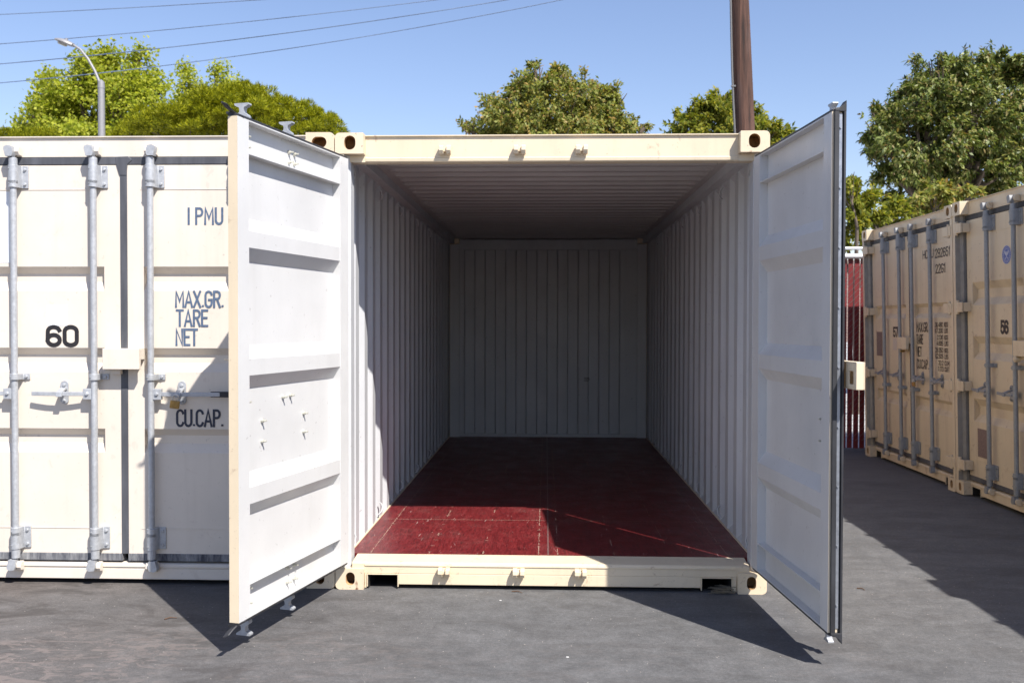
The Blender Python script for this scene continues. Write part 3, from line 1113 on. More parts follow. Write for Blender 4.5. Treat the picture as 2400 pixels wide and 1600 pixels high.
# ------------------------------------------------------------------ the open container
G_OPEN = [groove(1.997), groove(1.413), groove(.823)]
inside_l = [(1.004, 1.150, -.046), (.667, 1.149, -.046), (.593, 1.152, -.046), (.451, 1.049, -.046), (.452, .953, -.046), (.866, 1.050, -.046), (.867, .952, -.046),
            (1.000, 2.372, -.046), (1.000, 2.322, -.046), (.60, 2.372, -.046), (.60, 2.322, -.046), (.545, 2.372, -.046), (.545, 2.322, -.046),
            (1.0, .285, -.046), (1.0, .215, -.046), (.63, .285, -.046), (.63, .215, -.046), (.56, .285, -.046), (.56, .215, -.046)]
inside_r = [(.96, 1.085, -.046), (.96, .985, -.046), (.99, 2.372, -.046), (.99, 2.300, -.046), (.99, .285, -.046), (.99, .205, -.046), (1.0, 1.14, -.046)]
open_left = dict(T=.050, w=1.140, z0=.165, z1=2.438, cream=CREAM_OPEN, closed=False, grooves=G_OPEN, rods=[.525, .940], rz=(.122, 2.462), zmid=1.20, zh=1.10,
                 hl=[.36, .36], hc=.20, galv=GALV, lockbox=(1.035, 1.105, 1.238, 1.352, .045), hinge_z=(2.25, 1.62, .98, .35), bolts=inside_l,
                 loc=(.0819, -.03, 0), rot=-1.8019)
open_right = dict(T=.050, w=1.130, z0=.165, z1=2.436, cream=CREAM_OPEN, closed=False, grooves=G_OPEN, rods=[.940], rod_y=.030, cam_turn=True, rz=(.122, 2.458), zmid=1.20, zh=1.10,
                  hl=[.40], hc=.22, galv=GALV, lockbox=(1.00, 1.245, 1.236, 1.354, .060), hinge_z=(2.25, 1.62, .98, .35), bolts=inside_r,
                  loc=(2.3450, -.03, 0), rot=math.pi - 1.4948)
oc, od = container('shipping_container', Matrix.Identity(4), dict(cream=CREAM_OPEN, cast=CAST_OPEN, inner=WALLIN, interior=True, keepers=(.621, 1.045, 1.395), left=open_left, right=open_right))
tag(oc, 'cream shipping container standing wide open, white inside with a dark red floor', 'shipping container', 'shipping containers in the yard')
od[0]['label'] = 'open door swung towards the camera, its white inside in full sun'
od[1]['label'] = 'open door with its white inside in shade and a black rubber edge'

# ------------------------------------------------------------------ closed container beside it
G60 = [groove(z, .040, .047, .052, .038) for z in (1.837, 1.367, .899)]


def closed_door(cream, grooves, rods, hl, **kw):
    d = dict(T=.050, w=1.106, z0=.174, z1=2.421, gz=(.131, 2.4685), cream=cream, closed=True, grooves=grooves, rods=rods, rz=(.150, 2.460), zmid=1.200, zh=1.104,
             hl=hl, hc=.195, galv=GALV, hinge_z=(2.357, 1.66, .963, .265), welds=(2.281, .320), rub=RUBBER_W, rub_s=RUBBER_S)
    d.update(kw)
    return d


X60 = -2.443
l60 = closed_door(CREAM_60, G60, [.481, .948], [.365, .365], hdy=.055, w=1.084, loc=(.094, .110, 0), rot=0, lockbox=(1.015, 1.225, 1.247, 1.365, .085))
r60 = closed_door(CREAM_60, G60, [.971, .476], [.46, .36], hdy=.055, w=1.124, grip=0, loc=(CW - .094, .110, 0), rot=0, hc=.165)
c60, d60 = container('shipping_container', Matrix.Translation((X60, 0, .003)), dict(cream=CREAM_60, cast=CAST_OPEN, holes=((.085, .062), (.052, .074)), ys=.052, keepers=(.575, 1.042, 1.373, 1.868), left=l60, right=r60))
tag(c60, 'pale cream closed container numbered 60, left of the open container', 'shipping container', 'shipping containers in the yard')


def on_door(d, mats, name, fn):
    """a thin sub-part laid on the door's outer face; fn(mb, X) where X turns container x into door-local x"""
    mb = MB()
    fn(mb)
    return mb.build(name, mats, d, recalc=False)


yf = -.050
o = d60[0].location.x
K6 = 1.0113                                                        # the door face stands 6 cm behind the casting fronts
fx = lambda x: CAM[0] + (x - CAM[0]) * K6
fz = lambda z: CAM[2] + (z - CAM[2]) * K6
# plain coordinates below are container x minus the door's origin
def t60_number(mb):
    letters(mb, '60', fx(-1.676) - X60 - o, fx(-1.481) - X60 - o, fz(1.372), fz(1.500), .0122, yf, gap=.20)
on_door(d60[0], [INK_K], 'unit_number', t60_number)
def t60_paper(mb):
    mb.box(fx(-1.667) - X60 - o, fx(-1.549) - X60 - o, yf - .0010, yf - .0003, fz(1.494), fz(1.613))
on_door(d60[0], [PAPER], 'white_sticker', t60_paper)
def t60_panel(mb):
    mb.box(fx(-2.25) - X60 - o, fx(-1.875) - X60 - o, yf - .0010, yf - .0003, fz(1.855), fz(2.262))
on_door(d60[0], [PAPER], 'white_panel', t60_panel)
o2 = d60[1].location.x
def t60_code(mb):
    letters(mb, 'I PMU', fx(-.850) - X60 - o2, fx(-.640) - X60 - o2, fz(2.070), fz(2.170), .0062, yf, gap=.22)
on_door(d60[1], [INK], 'lettering', t60_code)
def t60_w(mb):
    letters(mb, 'MAX.GR.', fx(-.922) - X60 - o2, fx(-.636) - X60 - o2, fz(1.598), fz(1.698), .0062, yf)
    letters(mb, 'TARE', fx(-.918) - X60 - o2, fx(-.728) - X60 - o2, fz(1.490), fz(1.590), .0062, yf)
    letters(mb, 'NET', fx(-.920) - X60 - o2, fx(-.788) - X60 - o2, fz(1.381), fz(1.481), .0062, yf)
on_door(d60[1], [INK], 'lettering', t60_w)
def t60_c(mb):
    letters(mb, 'CU.CAP.', fx(-.919) - X60 - o2, fx(-.640) - X60 - o2, fz(.917), fz(1.020), .0068, yf)
on_door(d60[1], [INK_D], 'lettering', t60_c)

# ------------------------------------------------------------------ the row of closed containers on the right
ROWO, TH, LEAN = Vector((4.9131, 5.7342, .0043)), .0058, .0253
dX = Vector((-math.sin(TH), -math.cos(TH), 0))
nF = Vector((-math.cos(TH), math.sin(TH), 0))
uZ = Vector((0, 0, 1)) * math.cos(LEAN) + nF * math.sin(LEAN)
dY = uZ.cross(dX)


def row_matrix(i):
    p = ROWO + dX * (i * 2.445) + Vector((0, 0, .0069 * min(i, 1)))
    m = Matrix.Identity(4)
    for k in range(3):
        m[k][0], m[k][1], m[k][2], m[k][3] = dX[k], dY[k], uZ[k], p[k]
    return m


POSTGREY = simple('grey post lining', (0.25, 0.235, 0.215), 0.6, 0, 0.15, 12)
ROWKW = dict(galv=GALV_D, rub=RUBBER, rub_s=RUBBER_W, hc=.15)
G57 = [groove(1.72, .035, .06, .05, .036), groove(.795, .035, .06, .05, .036)]
G56 = [groove(1.873), groove(1.403), groove(.86)]


def row_box(i, grooves, label, lock=True, zm=(1.165, .965)):
    lk = dict(lockbox=(.985, 1.205, 1.262, 1.382, .085)) if lock else {}
    dl = closed_door(CREAM_ROW, grooves, [.475, .936], [.30, .30], hdy=.070, loc=(.110, .125, 0), rot=0, w=1.090, zmid=zm[0], zh=zm[1], **ROWKW, **lk)
    dr = closed_door(CREAM_ROW, grooves, [.943, .478], [.30, .30], hdy=.070, loc=(CW - .110, .125, 0), rot=0, w=1.090, zmid=zm[0], zh=zm[1], **ROWKW)
    c, d = container('shipping_container', row_matrix(i), dict(cream=CREAM_ROW, inner=POSTGREY, keepers=(.585, 1.046, 1.385, 1.850), yh=.075, ys=.060, left=dl, right=dr))
    tag(c, label, 'shipping container', 'shipping containers in the yard')
    return c, d


c57, d57 = row_box(0, G57, 'tan closed container numbered 57 at the far end of the shaded row', zm=(.855, .972))
c56, d56 = row_box(1, G56, 'tan closed container numbered 56 with a round blue emblem on its door', zm=(1.165, .945))
c55, d55 = row_box(2, G56, 'tan closed container just past the right edge, next after number 56')
c54, d54 = row_box(3, G57, 'tan closed container outside the right edge, last of the shaded row')
o = .110
o2 = CW - .110
yf = -.050
fs = lambda q: q - (11.03 - q) * .0203                            # seen position on the casting plane -> the recessed door face
fv = lambda z: CAM[2] + (z - CAM[2]) * 1.0203
f6 = lambda q: fs(q + 2.445) - 2.445


def t57n(mb):
    letters(mb, '57', fs(.932) - o, fs(1.082) - o, fv(1.377), fv(1.489), .0115, yf, gap=.16)
on_door(d57[0], [INK_B], 'unit_number', t57n)
def t57p(mb):
    mb.box(fs(.930) - o, fs(1.035) - o, yf - .001, yf - .0003, fv(1.241), fv(1.360))
on_door(d57[0], [PAPER_T], 'pale_sticker', t57p)
def t57d(mb):
    mb.box(fs(.433) - o, fs(.601) - o, yf - .003, yf - .0003, fv(1.168), fv(1.432))
on_door(d57[0], [PLATE], 'data_plate', t57d)
def t57c(mb):
    letters(mb, 'HCZU', fs(1.758) - o2, fs(2.018) - o2, fv(2.142), fv(2.228), .0054, yf)
    letters(mb, '292651', fs(2.054) - o2, fs(2.388) - o2, fv(2.133), fv(2.222), .0060, yf)
on_door(d57[1], [INK_B], 'lettering', t57c)
def t57g(mb):
    letters(mb, '22G1', fs(2.056) - o2, fs(2.280) - o2, fv(1.988), fv(2.077), .0060, yf)
on_door(d57[1], [INK_B], 'lettering', t57g)
def t57w(mb):
    for t, x1, a, b in (('MAX.GR.', 1.872, 1.438, 1.535), ('TARE', 1.740, 1.320, 1.416), ('NET', 1.700, 1.198, 1.294), ('CU.CAP..', 1.885, 1.077, 1.172)):
        letters(mb, t, fs(1.570) - o2, fs(x1) - o2, fv(a), fv(b), .0056, yf)
on_door(d57[1], [INK_B], 'lettering', t57w)
def t57k(mb):
    rows = ((150, '30.480', 'KGS'), (250, '67.200', 'LBS'), (360, '2.130', 'KGS'), (460, '4.695', 'LBS'), (575, '28.350', 'KGS'), (675, '62.505', 'LBS'), (785, '33.2', 'CU.M'), (885, '1.173', 'CU.FT'))
    for py, a, b in rows:
        zc = fv(1.511 - .00056 * (py - 150))
        wd = .034 * sum(GL[ch][1] + .17 for ch in a) / .67
        x1 = fs(2.205) - o2
        letters(mb, a, x1 - wd, x1, zc - .024, zc + .024, .0034, yf)
        letters(mb, b, x1 + .026, x1 + (.112 if len(b) == 3 else .135), zc - .024, zc + .024, .0034, yf)
on_door(d57[1], [INK_B], 'lettering', t57k)
def t56n(mb):
    letters(mb, '56', f6(.873) - o, f6(1.010) - o, fv(1.427), fv(1.543), .0125, yf, gap=.16)
on_door(d56[0], [INK_K], 'unit_number', t56n)
def t56d(mb):
    mb.box(f6(.443) - o, f6(.620) - o, yf - .003, yf - .0003, fv(.381), fv(.622))
on_door(d56[0], [PLATE], 'data_plate', t56d)
def t56e(mb):
    cx, cz, r = f6(.992) - o, fv(2.058), .073
    ring = [(cx + r * math.cos(R(a)), cz + r * math.sin(R(a))) for a in range(0, 360, 12)]
    mb.prism(ring, lambda a, b: (a, yf - .0012, b), lambda a, b: (a, yf - .0003, b))
    for a in range(0, 360, 6):                                     # pale rings and the unreadable rim marks
        for q0, q1, on in ((.072, .076, 1), (.046, .049, 1), (.055, .064, a % 18 < 12)):
            if on:
                mb.add([(cx + q * math.cos(R(b)), yf - .0016, cz + q * math.sin(R(b))) for q, b in ((q0, a), (q1, a), (q1, a + 6 if q0 != .055 else a + 4), (q0, a + 6 if q0 != .055 else a + 4))], [(0, 1, 2, 3)], 1)
    for s in (-1, 1):                                               # spread bird figure
        wing = [(.004, .006), (.012, .022), (.030, .036), (.037, .030), (.033, .014), (.020, .000), (.006, -.008)]
        mb.add([(cx + s * a, yf - .0016, cz + b) for a, b in wing], [tuple(range(7))], 1)
        leg = [(.002, -.010), (.014, -.020), (.024, -.034), (.018, -.037), (.004, -.024)]
        mb.add([(cx + s * a, yf - .0016, cz + b) for a, b in leg], [tuple(range(5))], 1)
    body = [(-.004, -.016), (.004, -.016), (.007, .006), (.004, .026), (-.004, .030), (-.009, .024), (-.006, .004)]
    mb.add([(cx + a, yf - .0017, cz + b) for a, b in body], [tuple(range(7))], 1)
on_door(d56[0], [BLUE, BLUE_P], 'round_emblem', t56e)


# ------------------------------------------------------------------ padlocks
def padlock(name, loc, matb, label, tilt, sc=1.0):
    root = empty(name, loc)
    root.rotation_euler = tilt
    mb = MB()
    a = .026 * sc
    mb.box(-a, a, -.009 * sc, .009 * sc, -.070 * sc, -.024 * sc)
    mb.build('lock_body', [matb], root, None, .004)
    mb = MB()
    pts = [(-.016 * sc, 0, -.028 * sc), (-.016 * sc, 0, -.006 * sc)] + [(-.016 * sc * math.cos(R(t)), 0, -.006 * sc + .016 * sc * math.sin(R(t))) for t in range(20, 180, 20)] + [(.016 * sc, 0, -.006 * sc), (.016 * sc, 0, -.028 * sc)]
    mb.tube(pts, .0038 * sc, 8)
    mb.build('shackle', [CHROME], root, 60)
    tag(root, label, 'padlock', 'padlocks on container doors')
    return root


def from_row(i, x, y, z):
    return row_matrix(i) @ Vector((x, y, z))


padlock('padlock', (X60 + CW - .094 - .971 + .160, -.025, 1.097), BRASS, 'small brass padlock hanging from the door handle of container 60', (R(6), R(8), R(12)))
padlock('padlock', from_row(0, CW - .110 - .943 + .10, -.006, .962), BRASS, 'padlock hanging from the right door handle of container 57', (R(4), R(-5), R(-80)), .95)
for i, xx, lb in ((0, 1.17, 'brass lock tip under the cream lock box of container 57'), (1, 1.12, 'round pale lock under the cream lock box of container 56')):
    mb = MB()
    mb.cyl((0, -.020, 0), (0, .020, 0), .026 if i else .012, n=20)
    mb.cyl((0, -.026, 0), (0, -.020, 0), .016 if i else .007, .02 if i else .009, n=20)
    o_ = mb.build('round_lock', [CREAM_ROW if i else BRASS], None, 40, .002)
    o_.matrix_world = row_matrix(i) @ Matrix.Translation((xx, .01, 1.238))
    tag(o_, lb, 'lock')

# ------------------------------------------------------------------ fence behind the yard
fr = empty('chain_link_fence', (-6, 6.31, 0))
FX = 17.0
mb = MB()
x = 0.0
while x < FX:
    zb = .004 + max(0, min(.155, (x - 6 - 4.92) * .0253))
    mb.box(x, x + .058 + rnd.uniform(-.001, .001), -.006 + rnd.uniform(-.002, .002), .006, zb + rnd.uniform(0, .008), 2.315 + rnd.uniform(-.005, .005))
    x += .0745
mb.build('slat_panel', [SLAT], fr)
mb = MB()
for k in range(int((FX + 2.3) / .075)):
    for s in (-1, 1):
        xa = k * .075 if s > 0 else k * .075
        p0, p1 = (xa - (2.3 if s > 0 else 0), .10), (xa - (0 if s > 0 else 2.3), 2.34)
        if s < 0:
            p0, p1 = (xa, .10), (xa - 2.3, 2.34)
        # clip to the panel
        (x0, z0_), (x1, z1_) = p0, p1
        def cl(x0, z0_, x1, z1_):
            if x0 < 0:
                t = (0 - x0) / (x1 - x0); x0, z0_ = 0, z0_ + t * (z1_ - z0_)
            if x0 > FX:
                t = (FX - x0) / (x1 - x0); x0, z0_ = FX, z0_ + t * (z1_ - z0_)
            return x0, z0_
        if (x0 < 0 and x1 <= 0) or (x0 > FX and x1 >= FX):
            continue
        x0, z0_ = cl(x0, z0_, x1, z1_)
        x1, z1_ = cl(x1, z1_, *p0) if (x1 < 0 or x1 > FX) else (x1, z1_)
        y = -.012 if s > 0 else .012
        mb.cyl((x0, y, z0_), (x1, y, z1_), .0021, n=4, caps=False)
mb.build('wire_mesh', [CHAIN], fr, recalc=False)
for zz, rr in ((2.345, .033), (2.445, .020)):
    mb = MB()
    mb.cyl((0, -.028 if rr > .03 else .02, zz), (FX, -.028 if rr > .03 else .02, zz), rr, n=12)
    mb.build('top_rail', [RAIL], fr, 50)
for xx in (0.4, 3.4, 6.4, 9.4, 12.4, 15.4):
    mb = MB()
    mb.cyl((xx, .05, 0), (xx, .05, 2.5), .03, n=10)
    mb.build('fence_post', [RAIL], fr, 50)
tag(fr, 'chain link fence with dark red slats and white rails behind container 57', 'fence')

# ------------------------------------------------------------------ hill far beyond
mb = MB()
nx, ny = 40, 14
vs = []
for j in range(ny + 1):
    for i in range(nx + 1):
        x = -60 + 260 * i / nx
        y = 70 + 160 * j / ny
        t = j / ny
        h = 24 * (t ** .8) * (0.75 + .25 * math.sin(x * .035 + 1)) * min(1, max(.25, (x + 40) / 70)) + .8 * math.sin(x * .21 + y * .13) * t
        vs.append((x, y, .1 + h))
mb.add(vs, [(j * (nx + 1) + i, j * (nx + 1) + i + 1, (j + 1) * (nx + 1) + i + 1, (j + 1) * (nx + 1) + i) for j in range(ny) for i in range(nx)])
tag(mb.build('hills', [HILL], None, 80), kind='structure')

# ------------------------------------------------------------------ utility pole
pb, pt = at(1759, 640, 14.0), at(1733, -20, 14.0)
base = Vector((pb.x, pb.y, 0))
dirp = (pt - pb) / (pt.z - pb.z)
pr = empty('utility_pole', base)
mb = MB()
zz = [i * 11.5 / 24 for i in range(25)]
off = pb - base
p_at = lambda z: Vector((off.x, off.y, 0)) + dirp * 1.0 * (z - pb.z) + Vector((0, 0, pb.z))
mb.tube([p_at(z) for z in zz], [.172 - .0060 * z for z in zz], 28)
mb.build('pole_shaft', [POLE], pr, 60)
mb = MB()
cp = [p_at(z) + Vector((-(.172 - .0060 * z) - .016 + .008 * math.sin(z * 2.1), -.05, 0)) for z in zz]
mb.tube(cp, .016, 8)
for z in (1.0, 3.3, 3.9, 4.3, 5.05, 6.4, 7.8):
    q = p_at(z) + Vector((-(.172 - .0060 * z) - .016 + .008 * math.sin(z * 2.1), -.05, 0))
    mb.box(q.x - .022, q.x + .06, q.y - .022, q.y + .022, q.z - .012, q.z + .012)
mb.build('conduit', [CONDUIT], pr, 60)
tag(pr, 'brown wooden utility pole with a thin grey conduit, behind the open container', 'utility pole')


# ------------------------------------------------------------------ street lamp
lb = at(240, 400, 17.5)
lb.z = 0
lr = empty('street_lamp', lb)
top = at(239, 196, 17.5) - lb
mb = MB()
mb.cyl((0, 0, 0), (top.x, 0, top.z), .084, .058, 20)
mb.cyl((0, 0, 0), (0, 0, .4), .13, .12, 20)
mb.cyl((top.x, 0, top.z - .10), (top.x, 0, top.z + .02), .063, .057, 20)
mb.cyl((top.x, 0, top.z + .02), (top.x, 0, top.z + .06), .057, .016, 20)
mb.build('lamp_post', [LAMPGREY], lr, 40)
px = [(238, 205), (232, 190), (222, 166), (206, 138), (188, 116), (170, 105), (160, 101)]
mb = MB()
mb.tube([at(a, b, 17.5) - lb for a, b in px], [.026, .026, .025, .024, .023, .022, .022], 10)
mb.build('lamp_arm', [LAMPGREY], lr, 60)
h0, h1 = at(172, 108, 17.5) - lb, at(130, 93, 17.5) - lb
ax = (h1 - h0)
nrm = Vector((-ax.z, 0, ax.x)).normalized()
if nrm.z < 0:
    nrm = -nrm
mb = MB()
vs, fs = [], []
K, Q = 9, 14
for i in range(K + 1):
    t = i / K
    hw_ = .105 * math.sin(math.pi * min(1, .14 + .80 * t)) ** .7 + .012
    hh_ = .058 * math.sin(math.pi * min(1, .2 + .72 * t)) ** .8 + .006
    c_ = h0 + ax * t
    for q in range(Q):
        a = 2 * math.pi * q / Q
        vs.append(c_ + Vector((0, 1, 0)) * (hw_ * math.cos(a)) + nrm * (hh_ * (math.sin(a) if math.sin(a) > 0 else .45 * math.sin(a))))
for i in range(K):
    for q in range(Q):
        fs.append((i * Q + q, i * Q + (q + 1) % Q, (i + 1) * Q + (q + 1) % Q, (i + 1) * Q + q))
fs += [tuple(range(Q)), tuple(range(K * Q, K * Q + Q))]
mb.add(vs, fs)
mb.cyl(h0 + ax * .45 + nrm * .05, h0 + ax * .45 + nrm * .09, .028, .024, 10)
mb.build('lamp_head', [LAMPGREY], lr, 50)
mb = MB()
mb.prism([(math.cos(R(a)), math.sin(R(a))) for a in range(0, 360, 20)], lambda a, b: h0 + ax * (.58 + .26 * a) + Vector((0, .09 * b, 0)) - nrm * .02, lambda a, b: h0 + ax * (.58 + .22 * a) + Vector((0, .075 * b, 0)) - nrm * .055)
mb.build('lamp_lens', [LENS], lr)
tag(lr, 'grey street lamp with a curved arm in front of the light green tree', 'street lamp')

# ------------------------------------------------------------------ overhead cables
for k, (pts, lbl, rr) in enumerate((
        (((-420, 52), (0, 33), (300, 19), (600, 1), (900, -20), (1500, -72)), 'topmost of the four overhead cables crossing the sky', .009),
        (((-420, 130), (0, 104), (300, 81), (600, 47), (1010, 1), (1600, -80)), 'second overhead cable from the top, passing just above the street lamp head', .009),
        (((-420, 178), (0, 152), (300, 123), (600, 86), (900, 45), (1180, 1), (1700, -95)), 'third overhead cable from the top, crossing the light green tree top', .010),
        (((-420, 222), (0, 197), (300, 166), (600, 124), (900, 78), (1312, 0), (1800, -110)), 'lowest overhead cable, crossing the middle of the light green tree', .009))):
    # a smooth span: fit a parabola through the seen points, then hang it 20 m away in one vertical plane
    A = np.array([[a * a, a, 1] for a, b in pts], float)
    cf = np.linalg.lstsq(A, np.array([b for a, b in pts], float), rcond=None)[0]
    mb = MB()
    line = []
    for i in range(41):
        a = -500 + 2600 * i / 40
        line.append(at(a, cf[0] * a * a + cf[1] * a + cf[2], 19.0 + .4 * k))
    org = line[0].copy()
    mb.tube([p - org for p in line], rr, 6)
    ob = mb.build('overhead_cable', [WIRE], None, 60)
    ob.location = org
    tag(ob, lbl, 'cable', 'overhead cables')


# ------------------------------------------------------------------ trees
def leaf_cloud(rs, centers, dirs, n_leaf, L, Wd, spread, droop, kind):
    """centers: (k,3) twig tips with outward dirs; returns verts/faces for leaf quads around them"""
    k = len(centers)
    c = np.repeat(centers, n_leaf, 0)
    d = np.repeat(dirs, n_leaf, 0)
    m = len(c)
    rv = rs.normal(size=(m, 3))
    if kind == 'whorl':
        ax = d * .9 + rv * .75
        ax[:, 2] -= droop
        pos = c + rs.normal(size=(m, 3)) * spread * .35
    elif kind == 'spray':
        ax = d * 1.1 + rv * .34 + np.array([0, 0, .28])
        pos = c + rs.normal(size=(m, 3)) * spread
    else:
        ax = rv + d * .35
        ax[:, 2] -= droop
        pos = c + rs.normal(size=(m, 3)) * spread
    ax /= np.linalg.norm(ax, axis=1)[:, None] + 1e-9
    up = d * .6 + rs.normal(size=(m, 3)) * .6 + np.array([0, 0, .8])
    sd = np.cross(ax, up)
    sd /= np.linalg.norm(sd, axis=1)[:, None] + 1e-9
    nn = np.cross(sd, ax)
    ln = (L * rs.uniform(.65, 1.25, m))[:, None]
    wd = (Wd * rs.uniform(.7, 1.2, m))[:, None]
    v = np.empty((m, 4, 3))
    v[:, 0] = pos
    v[:, 1] = pos + ax * ln * .45 + sd * wd * .5 + nn * wd * .12
    v[:, 2] = pos + ax * ln - nn * ln * .10
    v[:, 3] = pos + ax * ln * .45 - sd * wd * .5 + nn * wd * .12
    return v.reshape(-1, 3)


def tree(name, lobes, depth, leaf, kind, n_twig, n_leaf, L, Wd, spread, droop, label, cat, seed, group=None, trunk_r=.14, shell=.55, base_px=None, lump=None, limbs=True, br=8, up=.0, rr=(.70, 1.16)):
    """lobes: (px, py, radius_x_px, radius_y_px, depth offset m) - each an ellipsoid of crown at a real distance"""
    rs = np.random.RandomState(seed)
    L3 = []
    for (px_, py_, rx, ry, dz) in lobes:
        D = depth + dz
        c = at(px_, py_, D)
        L3.append((np.array(c), rx * D / FPX, ry * D / FPX))
    bx = np.mean([l[0][0] for l in L3[:3]])
    by = np.mean([l[0][1] for l in L3[:3]])
    if base_px is not None:
        bx = at(base_px, 700, depth).x
    root = empty(name, (bx, by, 0))
    O = np.array([bx, by, 0])
    vol = np.array([l[1] * l[1] * l[2] for l in L3]) ** .72
    cnt = np.maximum(6, (vol / vol.sum() * n_twig).astype(int))
    C, Dd = [], []
    for (c, rx, rz), n_ in zip(L3, cnt):
        nb = max(3, n_ // br)
        ub = rs.normal(size=(nb, 3))
        ub[:, 2] += up
        ub /= np.linalg.norm(ub, axis=1)[:, None]
        rt = rs.uniform(rr[0], rr[1], nb)
        pick = np.repeat(np.arange(nb), br)
        u = ub[pick]
        tt = shell + (1 - shell) * rs.uniform(0, 1, len(pick)) ** .7
        r = rt[pick] * tt
        p = c + u * r[:, None] * np.array([rx, rx * .95, rz]) + rs.normal(size=(len(pick), 3)) * (.085 * min(rx, rz))
        C.append(p)
        Dd.append(u)
    C, Dd = np.concatenate(C), np.concatenate(Dd)
    if lump:                                                   # thin the lumps out so that they stay apart
        keep, kept = [], np.zeros((0, 3))
        for i_, p_ in enumerate(C):
            if len(kept) == 0 or np.min(np.sum((kept - p_) ** 2, 1)) > (lump[1] * 1.5) ** 2:
                keep.append(i_)
                kept = np.vstack([kept, p_])
        C, Dd = C[keep], Dd[keep]
    if lump:                                                   # needle clumps: replace twigs by small bristling lumps
        k = len(C)
        u = rs.normal(size=(k, lump[0], 3))
        u /= np.linalg.norm(u, axis=2)[:, :, None]
        u[:, :, 2] = np.abs(u[:, :, 2]) * .9 + u[:, :, 2] * .1
        size = lump[1] * rs.uniform(.6, 1.25, (k, 1, 1))
        C = (C[:, None, :] + u * size * np.array([1, 1, 1.25])).reshape(-1, 3)
        Dd = u.reshape(-1, 3)
    keep = C[:, 2] > .8
    C, Dd = C[keep], Dd[keep]
    v = leaf_cloud(rs, C - O, Dd, n_leaf, L, Wd, spread, droop, kind)
    m = len(v) // 4
    me = bpy.data.meshes.new('crown')
    me.vertices.add(len(v))
    me.vertices.foreach_set('co', v.ravel())
    me.loops.add(4 * m)
    me.loops.foreach_set('vertex_index', np.arange(4 * m))
    me.polygons.add(m)
    me.polygons.foreach_set('loop_start', np.arange(0, 4 * m, 4))
    me.update(calc_edges=True)
    me.materials.append(leaf)
    cr = bpy.data.objects.new('crown', me)
    COL.objects.link(cr)
    cr.parent = root
    # trunk and limbs into every lobe
    mb = MB()
    zt = min(l[0][2] - l[2] * .35 for l in L3)
    zt = max(1.2, zt)
    fork = Vector((0, 0, zt * .7))
    mb.tube([(0, 0, 0), (.04, .02, zt * .35), fork], [trunk_r, trunk_r * .82, trunk_r * .66], 12)
    for (c, rx, rz) in L3:
        tgt = Vector(c - O)
        mid = fork.lerp(tgt, .5) + Vector((rs.normal() * .12, rs.normal() * .12, .12))
        mb.tube([fork, mid, tgt], [trunk_r * .5, trunk_r * .33, trunk_r * .16], 7)
        if limbs:
            for q in range(6):
                u = rs.normal(size=3)
                u[2] = abs(u[2]) * .7
                u /= np.linalg.norm(u)
                e = Vector(np.array(tgt) + u * np.array([rx, rx, rz]) * .8)
                s0 = mid.lerp(tgt, rs.uniform(.2, 1))
                mb.tube([s0, s0.lerp(e, .5) + Vector((0, 0, -.05)), e], [trunk_r * .15, trunk_r * .10, trunk_r * .04], 5)
    mb.build('trunk', [BARK], root, 60)
    tag(root, label, cat, group)
    return root


# light green sycamore on the left
tree('leafy_tree', [(215, 255, 118, 92, 0), (150, 280, 90, 70, .8), (300, 240, 72, 95, -.5), (250, 180, 70, 50, .3), (95, 280, 42, 44, 0), (330, 205, 40, 58, .6), (188, 168, 36, 38, -.3), (318, 135, 24, 24, 0), (120, 220, 36, 38, .2), (62, 310, 30, 34, .4), (215, 330, 160, 55, .4), (106, 192, 16, 24, .2), (252, 130, 16, 20, .1), (375, 215, 16, 30, .2)],
     32, LEAF_SYC, 'free', 2500, 10, .135, .115, .17, .30, 'light green broadleaf tree behind the street lamp', 'tree', 11, None, .22, .30, br=12, up=.45)
# slimmer, sparser one to its right
tree('leafy_tree', [(440, 210, 30, 52, 0), (522, 205, 28, 50, 0), (480, 258, 66, 46, 1), (570, 235, 26, 42, .5), (418, 262, 30, 38, 0), (508, 168, 10, 18, 0), (436, 168, 9, 16, .2), (390, 300, 30, 40, .2)],
     40, LEAF_SYC, 'free', 800, 9, .13, .11, .18, .30, 'sparse pale green tree top rising behind the clumpy evergreen', 'tree', 12, None, .16, .30, br=9, up=.6)
# clumpy evergreen
tree('clumpy_evergreen', [(560, 282, 120, 54, 0), (700, 306, 84, 40, .3), (415, 306, 110, 34, -.3), (545, 240, 46, 32, 0), (640, 266, 54, 30, .2), (345, 322, 52, 22, 0), (772, 312, 36, 28, .4), (712, 272, 24, 22, .3), (485, 266, 46, 30, -.2), (712, 250, 7, 16, .3), (290, 336, 36, 16, .2)],
     19, LEAF_POD, 'spray', 4200, 3, .085, .015, .018, .0, 'clumpy yellow green evergreen above the roof of container 60', 'tree', 13, None, .16, .72, lump=(105, .135), br=1, up=.3)
tree('clumpy_evergreen', [(20, 338, 60, 18, 0), (80, 334, 34, 18, .2), (112, 336, 26, 20, 0)],
     21, LEAF_POD, 'spray', 560, 3, .085, .015, .018, .0, 'low strip of yellow green evergreen at the left edge above container 60', 'shrub', 14, None, .09, .72, lump=(105, .135), br=1, up=.3)
